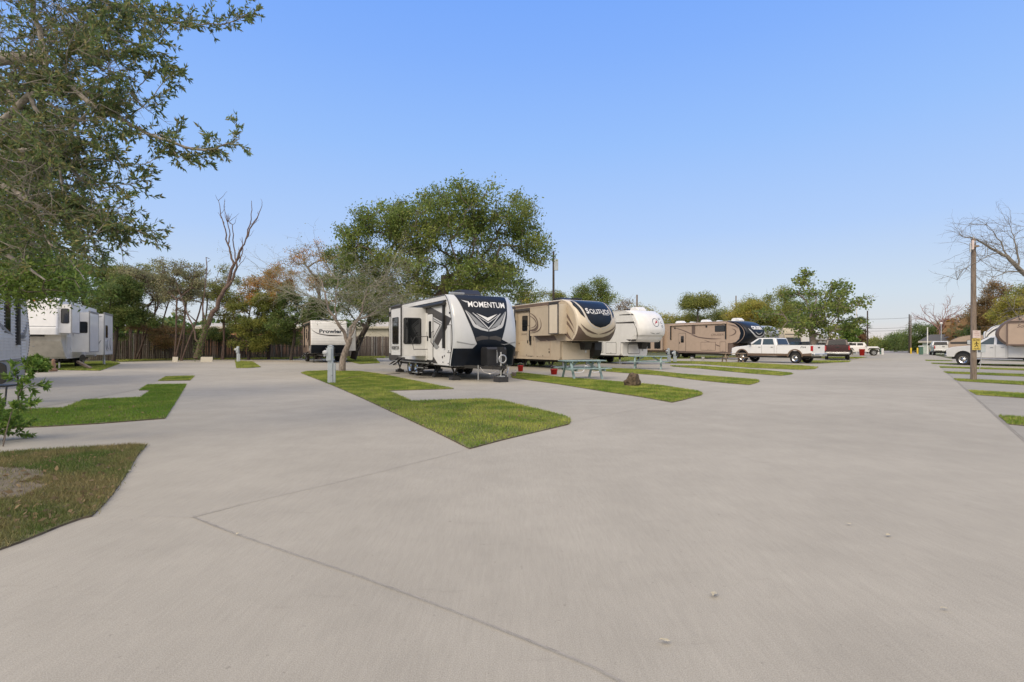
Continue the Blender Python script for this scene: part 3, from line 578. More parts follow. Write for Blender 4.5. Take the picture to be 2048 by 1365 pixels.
# bare pinkish tree by the house
def bare(label, base, top, ln, r, depth, m, bias=.35, n0=7, group=None, up=.6):
    global SA, SB, SR, TIP
    SA, SB, SR, TIP = [], [], [], []
    root = thing('bare_tree', label, 'tree', base); b = np.array(base); top = np.array(top)
    limb(root, [([b, b+(top-b)*.5+rng.normal(size=3)*.1, top], r, r*.6)], m)
    for k in range(n0):
        a = 2*PI*k/n0+rng.random(); dv = np.array([math.cos(a), math.sin(a)*.7, up+rng.random()*.7]); twiggy(top-(top-b)*.25*rng.random(), dv/np.linalg.norm(dv), ln, r*.42, depth)
    s = np.array(SR); V, Fc = segs_mesh(np.array(SA)-b, np.array(SB)-b, s[:, 0], s[:, 1], 4); mesh_np('limbs', V, Fc, [M_[m] if isinstance(m, str) else m], parent=root); return root
bare('bare pinkish leafless tree above the shingled house', GZ(1881, 95), T(1881,655,95), 3.6, .22, 4, mat('bark_pink', (.30,.17,.15), .9), n0=9)
# bare limbs reaching in from the right, close to the signposted pole
D = 21; rtree = thing('bare_tree', 'leafless tree reaching its lichened limbs in from the right edge', 'tree', GZ(2170, D)); b = np.array(rtree.location); b0 = b
pth = [([T(2170,730,D),T(2165,650,D),T(2150,600,D),T(2120,575,D-.3)], .22, .14), ([T(2120,575,D-.3),T(2080,565,D-.5),T(2045,545,D-.6),T(2020,520,D-.6),T(1998,505,D-.5),T(1975,492,D-.4),T(1950,478,D-.4),T(1925,474,D-.4)], .11, .012), ([T(2020,520,D-.6),T(2005,492,D-.5),T(1990,470,D-.5),T(1972,450,D-.5)], .03, .008), ([T(2045,545,D-.6),T(2035,510,D-.5),T(2028,480,D-.3),T(2022,455,D)], .04, .01),
       ([T(2080,565,D-.5),T(2070,530,D-.3),T(2062,495,D),T(2055,455,D)], .05, .012), ([T(2120,575,D-.3),T(2085,610,D-.8),T(2060,620,D-.9),T(2040,640,D-.9),T(2025,620,D-.9)], .05, .01), ([T(1998,505,D-.5),T(1975,512,D-.6),T(1960,520,D-.7),T(1935,535,D-.8),T(1915,560,D-.9)], .02, .006), ([T(2045,545,D-.6),T(2010,545,D-.8),T(1985,555,D-.9),T(1975,580,D-.9)], .025, .007)]
limb(rtree, pth, mat('bark_lichen', (.19,.175,.15), .9, var=.5, scale=20)); SA, SB, SR, TIP = [], [], [], []
for pts, ra, rb in pth[1:]:
    for p in pts[1:]:
        for k in range(4):
            dv = np.array([-.4+rng.normal()*.6, rng.normal()*.5, .5+rng.normal()*.5]); twiggy(np.array(p), dv/np.linalg.norm(dv), .45+rng.random()*.5, .009, 2)
s = np.array(SR); V, Fc = segs_mesh(np.array(SA)-b0, np.array(SB)-b0, s[:, 0], s[:, 1], 4); mesh_np('twigs', V, Fc, [MATS['bark_lichen']], parent=rtree)
# big overhanging tree at the left
D = 7.5; ov = thing('tree', 'large tree overhanging the yard from the left with long drooping leafy branches', 'tree', GZ(-420, 8.5)); b0 = np.array(ov.location)
pth = [([T(-420,1050,8.5),T(-400,700,8.5),T(-360,420,8.3),T(-300,260,8.2)], .34, .22), ([T(-360,420,8.3),T(-200,360,8.),T(-60,320,7.8),T(40,306,7.7),T(95,298,7.6)], .15, .035), ([T(-300,260,8.2),T(-150,150,8.),T(-20,120,7.8),T(90,118,7.7),T(100,120,7.7)], .16, .05),
       ([T(90,118,7.7),T(80,60,7.7),T(60,-20,7.7)], .04, .03), ([T(98,118,7.7),T(85,150,7.6),T(68,172,7.5)], .035, .02), ([T(-300,260,8.2),T(-120,40,8.2),T(60,-60,8.),T(160,-30,8.)], .14, .04),
       ([T(140,22,8.),T(180,15,8.),T(235,13,8.),T(290,30,8.),T(330,42,8.),T(400,50,8.),T(460,45,8.),T(500,28,8.)], .028, .004), ([T(95,298,7.6),T(130,270,7.4),T(180,220,7.3)], .03, .01),
       ([T(-60,320,7.8),T(60,190,7.5),T(150,180,7.3),T(240,237,7.2),T(300,270,7.2),T(370,295,7.2),T(430,298,7.2),T(480,278,7.2)], .05, .004), ([T(250,240,7.2),T(285,215,7.2),T(315,180,7.2),T(345,150,7.2)], .009, .003), ([T(200,280,7.2),T(230,310,7.1),T(245,330,7.1),T(300,325,7.1),T(320,312,7.1)], .008, .003),
       ([T(300,270,7.2),T(345,300,7.1),T(370,320,7.1),T(395,325,7.1)], .007, .003), ([T(190,75,7.6),T(240,85,7.5),T(270,105,7.5),T(330,115,7.5)], .009, .003), ([T(-60,320,7.8),T(60,400,7.4),T(120,420,7.3),T(180,440,7.2),T(250,470,7.2),T(290,460,7.2)], .05, .004), ([T(130,390,7.2),T(200,430,7.1),T(240,445,7.1),T(300,470,7.1)], .01, .003),
       ([T(60,400,7.4),T(90,470,7.3),T(140,520,7.2),T(170,560,7.2)], .02, .005), ([T(60,190,7.5),T(100,260,7.3),T(120,340,7.2),T(128,400,7.2)], .03, .01), ([T(-200,360,8.),T(-60,470,7.6),T(30,520,7.5),T(90,560,7.4)], .06, .01), ([T(-20,120,7.8),T(50,230,7.6),T(100,330,7.5),T(110,430,7.4)], .03, .01)]
limb(ov, pth, mat('bark_pale_grey', (.30,.27,.235), .9, var=.4, scale=14, bump=.5, bscale=30))  # pale grey bark, its own colour with noise variation
# leafy sprays: (centre px, radius px, count, leafiness, depth, palette)
sprays = []
def spray(p, d, ln, r, dep, leafy):
    n = 5; q = p
    for i in range(n):
        d = d+rng.normal(size=3)*.13; d /= np.linalg.norm(d); e = q+d*ln/n; SA.append(q); SB.append(e); SR.append((r*(1-i/n*.6), r*(1-(i+1)/n*.6)))
        if leafy and (dep < 2 or i > 2): LP.append(q+(e-q)*rng.random()); LD.append(d.copy()); LP.append(e); LD.append(d.copy())
        q = e
        if dep and rng.random() < .6: spray(q, d+rng.normal(size=3)*.5, ln*.6, r*.6, dep-1, leafy)
    if leafy: 
        for _ in range(5): LP.append(q); LD.append(d+rng.normal(size=3)*.5)
SA, SB, SR, LP, LD = [], [], [], [], []
def along(pts, n, ln, dep, lf=1, t0=0., r=.006):
    P = [np.array(p) for p in pts]; L_ = [np.linalg.norm(P[i+1]-P[i]) for i in range(len(P)-1)]; tot = sum(L_)
    for k in range(n):
        s = tot*(t0+(1-t0)*(k+rng.random())/n); i = 0
        while i < len(L_)-1 and s > L_[i]: s -= L_[i]; i += 1
        p = P[i]+(P[i+1]-P[i])*min(1, s/L_[i]); d = (P[i+1]-P[i])/L_[i]+rng.normal(size=3)*.55; spray(p, d/np.linalg.norm(d), ln*(.6+.7*rng.random()), r, dep, lf)
along(pth[6][0], 34, .26, 1, t0=.05, r=.004); along(pth[8][0], 46, .26, 1, t0=.35, r=.004); along(pth[9][0], 8, .20, 1, t0=.3, r=.003); along(pth[10][0], 12, .20, 1, r=.003); along(pth[11][0], 7, .18, 1, r=.003); along(pth[12][0], 13, .24, 1, r=.003)
along(pth[13][0], 30, .27, 1, t0=.45, r=.004); along(pth[14][0], 16, .25, 1, r=.003)
for (x, y, rx, ry, n, ln, d0) in ((70,60,130,75,75,.55,7.9), (170,50,90,60,34,.45,8.), (60,150,110,60,62,.5,7.7), (150,175,70,70,44,.42,7.4), (60,260,70,60,45,.45,7.6), (130,280,75,60,42,.42,7.3), (50,370,90,60,60,.45,7.5), (140,390,70,60,34,.4,7.2), (60,450,95,50,48,.45,7.4), (170,470,60,40,16,.35,7.2), (215,130,50,50,15,.33,7.4), (230,230,40,40,12,.3,7.2)):
    for k in range(int(n*.82)):
        v = rng.normal(size=2)*.62; d = d0+rng.normal()*.45; p = T(x+v[0]*rx, y+v[1]*ry, d); dv = np.array([.7+rng.normal()*.4, rng.normal()*.4, -.15+rng.normal()*.45]); spray(p-dv*.2, dv/np.linalg.norm(dv), ln, .007, 2, rng.random() < .52)
s = np.array(SR); V, Fc = segs_mesh(np.array(SA)-b0, np.array(SB)-b0, s[:, 0], s[:, 1], 4); mesh_np('twigs', V, Fc, [mat('twig_grey_brown', (.20,.18,.15), .9, var=.3)], parent=ov)  # grey-brown twig colour, varied by noise
P = np.array(LP); Dv = np.array(LD); V, Fc, C = leaves_mesh(P-b0, .066, leafcols(len(P), 'live', None, .35), .31, Dv, .1); mesh_np('crown', V, Fc, [LEAFM], C, parent=ov); print('overhang leaves', len(P))
# green lower boughs of a second, leafier tree behind it
lowb = thing('tree', 'dense green tree at the left edge hanging low over the trailer roofs', 'tree', GZ(-330, 13)); b1 = np.array(lowb.location)
clus = []
for (x, y, rx, ry, n) in ((30,470,80,36,60), (60,520,90,40,100), (20,560,70,30,60), (110,550,60,30,60), (135,575,25,18,24), (0,420,70,50,70), (40,320,75,50,90), (30,240,70,55,60), (75,590,60,10,20), (-60,520,80,80,80), (-60,350,90,90,110), (55,400,60,50,70), (-40,200,70,60,50)):
    for k in range(n): v = rng.normal(size=2)*.55; clus.append(T(x+v[0]*rx, y+v[1]*ry, 12+rng.normal()*.6))
clus = np.array(clus); A, B, ra, rb = grow([b1, b1+np.array([.05,0,2.]), b1+np.array([.2,0,3.5]), b1+np.array([.6,-.2,5.])], clus, .4, .22, .008); V, Fc = segs_mesh(A-b1, B-b1, ra, rb, 5); mesh_np('trunk', V, Fc, [M_['bark']], parent=lowb, smooth=True)
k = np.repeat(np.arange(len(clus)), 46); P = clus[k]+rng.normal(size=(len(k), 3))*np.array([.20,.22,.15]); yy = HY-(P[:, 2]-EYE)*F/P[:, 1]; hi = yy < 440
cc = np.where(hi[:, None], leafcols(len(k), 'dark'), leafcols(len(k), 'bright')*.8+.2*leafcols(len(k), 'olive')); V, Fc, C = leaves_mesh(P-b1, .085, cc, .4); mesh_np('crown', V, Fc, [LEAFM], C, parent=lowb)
# shrub, lower left
def leafy(root, b, leaf, pal, asp):
    s = np.array(SR); V1, F1 = segs_mesh(np.array(SA)-b, np.array(SB)-b, s[:, 0], s[:, 1], 4); P = np.array(LP); D_ = np.array(LD); P = np.concatenate([P, P]); D_ = np.concatenate([D_, D_])
    V, Fc, C = leaves_mesh(P-b, leaf, leafcols(len(P), pal), asp, D_, .1); mesh_np('foliage', np.concatenate([V, V1]), np.concatenate([Fc, F1+len(V)]), [LEAFM, M_['bark']], np.concatenate([C, np.full((len(V1), 3), .1)]), mi=np.concatenate([np.zeros(len(Fc)), np.ones(len(F1))]), parent=root)
def shrub(label, base, n, h, spreadx, leaf, pal, name='shrub', lean=(0,0), asp=.42, group=None, r=.008):
    global SA, SB, SR, LP, LD
    SA, SB, SR, LP, LD = [], [], [], [], []; root = thing(name, label, 'shrub', base, 0, group); b = np.array(base)
    for k in range(n):
        a = rng.random()*2*PI; p = b+np.array([math.cos(a), math.sin(a), 0])*spreadx*.5*rng.random(); d = np.array([lean[0]+math.cos(a)*.55, lean[1]+math.sin(a)*.5, 1.]); spray(p, d/np.linalg.norm(d), h*(.6+.5*rng.random()), r, 2, True)
    leafy(root, b, leaf, pal, asp); return root
shrub('leafy green shrub with arching shoots at the left edge of the photo', GZ(-12, 7.3), 10, .42, .32, .06, 'bright', lean=(-.1, 0), r=.007)
sp = thing('sapling', 'single leafy shoot rising at a slant out of the shrub at the left edge', 'sapling', GZ(6, 7.0)); b2 = np.array(sp.location)
st = [([T(6,893,7.),T(16,850,7.),T(28,815,7.),T(42,780,7.),T(50,750,7.),T(56,722,7.)], .008, .002), ([T(28,815,7.),T(42,808,7.),T(54,806,7.)], .004, .002), ([T(42,780,7.),T(60,771,7.),T(74,772,7.)], .004, .002), ([T(45,770,7.),T(30,752,7.),T(20,742,7.)], .004, .002), ([T(51,745,7.),T(64,736,7.),T(76,730,7.)], .004, .002)]
limb(sp, st, 'bark', 'stem'); SA, SB, SR, LP, LD = [], [], [], [], []
for k, (q_, _a, _b) in enumerate(st): along(q_, 8 if k == 0 else 4, .11, 0, t0=.35 if k == 0 else .3, r=.002)
leafy(sp, b2, .07, 'bright', .38)
shrub('fern-like green plant under the nose of the white fifth wheel', GZ(74, 26.5), 8, .50, .25, .2, 'bright', name='fern', asp=.25)

# dead leaves lying in the turf
P = []
for px0, px1, py0, py1, n in ((0,270,905,1070,420), (640,1120,760,880,260), (60,340,800,850,120), (1050,1380,765,800,90)):
    for k in range(n): P.append(G(rng.uniform(px0, px1), rng.uniform(py0, py1))+Vector((0,0,.03+.02*rng.random())))
P = np.array([tuple(p) for p in P]); zl = EYE
V, Fc, C = leaves_mesh(P, .05, np.array([(.24,.17,.09)])*(.5+rng.random((len(P), 1))), .5, np.stack([rng.normal(size=len(P)), rng.normal(size=len(P)), np.zeros(len(P))], 1), 0.)
keep = np.zeros(len(P), bool)
for pol in LAWNS: keep |= inside(P[:, :2], pol)
V = V.reshape(-1, 4, 3)[keep].reshape(-1, 3); C = C.reshape(-1, 4, 3)[keep].reshape(-1, 3); V[:, 2] = np.maximum(V[:, 2], .026)
tag(mesh_np('leaf_litter', V, np.arange(len(V)).reshape(-1, 4), [LEAFM], C), 'small brown dead leaves scattered through the turf', 'leaf litter', kind='stuff')
# ================================================================ caravans
def interp(prof, z):
    if z <= prof[0][0]: return prof[0][1]
    for (a, b), (c, d) in zip(prof, prof[1:]):
        if z <= c: t = (z-a)/(c-a+1e-9); return b+(d-b)*t
    return prof[-1][1]
def smoothprof(pts, n=26):
    """Catmull-Rom through (z, x)"""
    P = [Vector((p[0], p[1])) for p in pts]; P = [P[0]*2-P[1]]+P+[P[-1]*2-P[-2]]; out = []
    for i in range(1, len(P)-2):
        for k in range(6):
            t = k/6; a, b, c, d = P[i-1:i+3]; q = .5*((2*b)+(c-a)*t+(2*a-5*b+4*c-d)*t*t+(3*b-a-3*c+d)*t**3); out.append((q.x, q.y))
    out.append((P[-2].x, P[-2].y)); return out
def wheel(parent, x, y, r, w=.22, rim='chrome', spokes=0, side=1):
    mb = MB(); mb.lathe((x, y, r), [(r*.62, -w/2), (r*.93, -w/2), (r, -w*.36), (r, w*.36), (r*.93, w/2), (r*.62, w/2), (r*.55, w*.3), (r*.55, -w*.3), (r*.62, -w/2)], 'rubber', 'y', 28); o = mb.build('wheel', parent)
    q = MB(); s = side; q.lathe((x, y, r), [(0, s*w*.30), (r*.20, s*w*.34), (r*.24, s*w*.20), (r*.50, s*w*.16), (r*.60, s*w*.46), (r*.63, s*w*.44), (r*.63, s*-.02)], rim, 'y', 28)
    k = spokes or 5
    for i in range(k):
        a = 2*PI*i/k; c = Vector((x+r*.40*math.cos(a), y+s*w*.185, r+r*.40*math.sin(a))); q.lathe(c, [(0, s*.012), (r*.085, s*.012), (r*.09, 0)], 'black', 'y', 10)
    q.build('rim', o); return o
class RV:
    def __init__(s, name, label, cat, px, Z, vp, side, W, H, away=False, group='recreational vehicles parked on their pads', dz=0):
        d = Vector((vp-CX, F, 0)).normalized(); h = d if away else -d; s.h = h; right = Vector((h.y, -h.x, 0)); s.hw = W/2; s.W = W; s.H = H; s.side = side
        C = GZ(px, Z); base = C-right*s.hw if side < 0 else C+right*s.hw; base.z = dz
        s.root = thing(name, label, cat, base, math.atan2(h.y, h.x), group)
    def cap(s, name, prof, Rr, m, n=2.6, z0=None, z1=None, nu=28, closed=True):
        s.prof = smoothprof(prof); s.R = Rr; s.n = n; z0 = z0 or s.prof[0][0]; z1 = z1 or s.prof[-1][0]; rows = [(z, x) for z, x in s.prof if z0 <= z <= z1]
        us = [math.sin(PI/2*(2*k/nu-1)) for k in range(nu+1)]; vs = []; fs = []
        for z, x in rows:
            for u in us: vs.append((s.fx(u*s.hw, z), u*s.hw, z))
        m_ = nu+1
        for i in range(len(rows)-1):
            for k in range(nu): fs.append((i*m_+k, i*m_+k+1, (i+1)*m_+k+1, (i+1)*m_+k))
        mb = MB(); mb.add(vs, fs, m, True)
        if closed: mb.add([vs[k] for k in range(m_)], [tuple(range(m_))], m); mb.add([vs[-m_+k] for k in range(m_)], [tuple(range(m_))], m)
        s.capo = mb.build(name, s.root); return s.capo
    def fx(s, y, z):
        u = min(1, abs(y)/s.hw); return interp(s.prof, z)-s.R*(1-(1-u**s.n)**(1/s.n))
    def onto(s, v, off):
        y, z = v; y = max(-s.hw*.988, min(s.hw*.988, y)); e = .012; dy = (s.fx(min(y+e, s.hw*.9999), z)-s.fx(max(y-e, -s.hw*.9999), z))/(2*e); dz = (s.fx(y, z+e)-s.fx(y, z-e))/(2*e)
        dy = max(-4, min(4, dy)); nn = Vector((1, -dy, -dz)).normalized(); return Vector((s.fx(y, z), y, z))+nn*off
    def decal(s, mb, poly, m, off=.010, faces=None):
        v, f = tessellate(poly, faces or [tuple(range(len(poly)))], .055); mb.add([s.onto(p, off) for p in v], f, m)
    def sym(s, mb, poly, m, off=.010):
        s.decal(mb, poly, m, off); s.decal(mb, [(-y, z) for y, z in poly], m, off)
    def captext(s, mb, t, cy, z, h, m, off=.016, width=None, rot=0, **k):
        v, f = text_geo(t, h, width=width, **k); x1 = max(p[0] for p in v); y1 = h; c, sn = math.cos(rot), math.sin(rot)
        v = [(cy+(p[0]-x1/2)*c-(p[1]-h/2)*sn, z+(p[0]-x1/2)*sn+(p[1]-h/2)*c) for p in v]
        tv, tf = tessellate(v, f, .12); mb.add([s.onto(p, off) for p in tv], tf, m)
    def body(s, outline, m, roofm='white', trim='black', name='body'):
        """outline: (x,z) side shape; the front edge is already given by the caller"""
        mb = MB(); mb.prism(outline, -s.hw, s.hw, m); s.bodyo = mb.build(name, s.root)
        t = MB(); 
        for sd in (-1, 1): t.tube([(x, sd*(s.hw+.004), z) for x, z in outline+outline[:1]], .016, trim, 6, False)
        t.build('edge_trim', s.root)
    def fronte(s, z0, z1, back=0.):
        return [(x-s.R-back, z) for z, x in s.prof if z0 <= z <= z1]
    def sd(s, mb, poly, m, off=.006, side=None):
        y = (side or s.side); mb.prism(poly, y*(s.hw-.002), y*(s.hw+off), m)
    def sidetext(s, mb, t, x, z, h, m, side=None, off=.010, width=None, **k):
        sd = side or s.side; v, f = text_geo(t, h, width=width, **k); x1 = max(p[0] for p in v); sg = 1 if sd < 0 else -1
        mb.add([(x+sg*(p[0]-x1/2), sd*(s.hw+off), z+p[1]) for p in v], f, m)
    def window(s, x, z, w, h, side=None, r=.07, parent=None, frame='black', glass='glass', name='window'):
        y = (side or s.side); mb = MB(); mb.prism(rrect(x, z, w, h, r), y*(s.hw-.002), y*(s.hw+.028), frame); o = mb.build(name, parent or s.root)
        q = MB(); q.prism(rrect(x, z, w-.09, h-.09, r*.8), y*(s.hw+.01), y*(s.hw+.031), glass); q.box(x-w/2+.05, x+w/2-.05, y*(s.hw+.029), y*(s.hw+.034), z-h*.12-.008, z-h*.12+.008, frame); q.build('pane', o); return o
    def door(s, x, z0, w, h, side=None, m='white', win=True):
        y = (side or s.side); a = MB(); a.prism(rrect(x, z0+h/2, w, h, .10), y*(s.hw-.002), y*(s.hw+.014), 'black'); a.prism(rrect(x, z0+h/2, w-.06, h-.06, .08), y*(s.hw), y*(s.hw+.022), m); o = a.build('door', s.root)
        if win: b = MB(); b.prism(rrect(x+.02, z0+h*.66, w*.42, h*.36, .05), y*(s.hw+.01), y*(s.hw+.030), 'glass'); b.build('window', o)
        c = MB(); c.box(x-w*.40, x-w*.40+.07, y*(s.hw+.02), y*(s.hw+.055), z0+h*.42, z0+h*.52, 'black'); c.build('handle', o); return o
    def hatch(s, x, z, w, h, m='white', side=None, name='storage_hatch', trim='black', r=.06):
        y = (side or s.side); a = MB(); a.prism(rrect(x, z, w, h, r), y*(s.hw-.002), y*(s.hw+.010), trim); a.prism(rrect(x, z, w-.05, h-.05, r*.8), y*(s.hw), y*(s.hw+.016), m)
        a.box(x-.03, x+.03, y*(s.hw+.01), y*(s.hw+.03), z-h/2+.05, z-h/2+.10, 'black'); return a.build(name, s.root)
    def slide(s, x0, x1, z0, z1, e, m='white', side=None, endwin=None, facewin=(), trim='charcoal', flare=.03, topper=True, extra=None, endm=None):
        y = (side or s.side); a = MB(); ya, yb = sorted((y*(s.hw-.05), y*(s.hw+e))); a.box(x0, x1, ya, yb, z0, z1, m)
        yo, yp = sorted((y*(s.hw+e-.04), y*(s.hw+e+.012)))
        for q in ((x0-flare, x0+.03, z0-flare, z1+flare), (x1-.03, x1+flare, z0-flare, z1+flare), (x0+.03, x1-.03, z0-flare, z0+.03), (x0+.03, x1-.03, z1-.03, z1+flare)): a.box(q[0], q[1], yo, yp, q[2], q[3], trim)
        if topper: a.tube([(x0, y*(s.hw+e-.02), z1+flare+.05), (x1, y*(s.hw+e-.02), z1+flare+.05)], .05, trim, 8)
        if extra: extra(a, y)
        o = a.build('slide_out', s.root)
        def w_(poly, ax, c, plane):
            b = MB(); b.prism(poly[0], c[0], c[1], 'black', plane); b.prism(poly[1], c[0], c[2], 'glass', plane); b.build('window', o)
        if endwin:
            cy, cz, w, h = endwin; cy = y*(s.hw+cy); w_((rrect(cy, cz, w, h, .08), rrect(cy, cz, w-.08, h-.08, .06)), 0, (x1-.002, x1+.022, x1+.027), 'yz')
        for (cx, cz, w, h) in facewin:
            yy = y*(s.hw+e); w_((rrect(cx, cz, w, h, .07), rrect(cx, cz, w-.08, h-.08, .05)), 0, (yy-y*.002, yy+y*.022, yy+y*.027), 'xz')
        return o
    def wheels(s, xs, r=.38, rim='chrome', arch='black'):
        for sd in (-1, 1):
            for x in xs: wheel(s.root, x, sd*(s.hw-.14), r, .22, rim, 6, sd)
        if arch:
            a = MB(); xm = (xs[0]+xs[-1])/2; hwid = abs(xs[0]-xs[-1])/2+r+.10; pts = [(xm+hwid*math.cos(t)*1., .42+ (r*.98)*math.sin(t)) for t in [PI*k/14 for k in range(15)]]
            s.sd(a, pts, arch, .02); a.build('wheel_arch', s.root); a = MB(); s.sd(a, pts, arch, .02, -s.side); a.build('wheel_arch', s.root)
    def chassis(s, x0, x1, z=.62, t=.18, w=.8):
        a = MB()
        for y in (-w, w): a.box(x0, x1, y-.04, y+.04, z-t, z, 'blackm')
        x = x0
        while x < x1: a.box(x, x+.06, -w, w, z-t*.8, z-.03, 'blackm'); x += 1.1
        a.box(x0+.5, x1-.8, -s.hw*.72, s.hw*.72, z-t*.75, z-.01, 'blackm'); a.box(x0+1.5, x0+2.6, -.45, .45, z-.42, z-t, 'blackm'); a.build('chassis', s.root)
    def jack(s, x, y, z=.6, pad=True, scissor=True, m='blackm'):
        a = MB()
        if scissor:
            b = .14 if pad else .03
            for sg in (-1, 1): a.beam((x+sg*.30, y, z), (x-sg*.05, y, b+.03), .04, .04, m); a.beam((x-sg*.30, y, (z+b)/2+.1), (x+sg*.05, y, b+.03), .03, .03, m)
            a.box(x-.12, x+.12, y-.08, y+.08, b, b+.04, m)
        else: a.cyl((x, y, z+.3), (x, y, .05), .035, 'galv'); a.box(x-.12, x+.12, y-.12, y+.12, .04 if not pad else .15, .07 if not pad else .18, 'galv'); b = .15
        if pad: a.box(x-.19, x+.19, y-.17, y+.17, .01, b, 'steel')
        a.build('stabiliser_jack', s.root)
    def steps(s, x, w=.62, n=3, side=None, z=.62):
        y = (side or s.side); a = MB()
        for k in range(n):
            yy = s.hw+.12+k*.24; zz = z-.02-k*.19; a.box(x-w/2, x+w/2, min(y*(yy-.12), y*(yy+.12)), max(y*(yy-.12), y*(yy+.12)), zz-.025, zz, 'galv'); 
            for sg in (-1, 1): a.beam((x+sg*w/2, y*(yy-.24), zz+.17), (x+sg*w/2, y*(yy+.08), zz-.02), .03, .06, 'black')
        a.build('steps', s.root)
    def ac(s, x, m='black', y=0, w=.7, l=1.0, h=.30, name='air_conditioner'):
        z = s.H; a = MB(); b = [(x-l/2, z-.02), (x-l/2+.04, z+h*.75), (x-l/2+.20, z+h), (x+l*.22, z+h), (x+l/2, z+h*.35), (x+l/2, z-.02)]; a.prism(b, y-w/2, y+w/2, m); return a.build(name, s.root, bevel=.05)
    def vent(s, x, y=0, m='white'):
        a = MB(); a.box(x-.2, x+.2, y-.2, y+.2, s.H-.01, s.H+.08, m); a.prism([(x-.24, s.H+.08), (x-.24, s.H+.12), (x-.1, s.H+.19), (x+.24, s.H+.15), (x+.24, s.H+.08)], y-.24, y+.24, m); a.build('roof_vent', s.root, bevel=.02)
    def awning(s, x0, x1, arm_x, z=None, side=None, m='black', armm='black', zb=1.2):
        y = (side or s.side); z = z or s.H-.22; a = MB(); a.tube([(x0, y*(s.hw+.09), z), (x1, y*(s.hw+.09), z)], .075, m, 12); a.box(x0, x1, min(y*s.hw, y*(s.hw+.05)), max(y*s.hw, y*(s.hw+.05)), z+.08, z+.13, m); o = a.build('awning', s.root)
        for x in arm_x:
            b = MB(); b.box(x-.05, x+.05, min(y*s.hw, y*(s.hw+.10)), max(y*s.hw, y*(s.hw+.10)), zb, z+.05, armm); b.build('arm', o)
    def roof(s, x0, x1, m='white', t=.02, over=.0):
        a = MB(); a.prism([(x0, s.H-.01), (x0, s.H+.03), (x1, s.H+.03), (x1+.05, s.H-.01)], -s.hw+.03, s.hw-.03, m); a.build('roof', s.root)

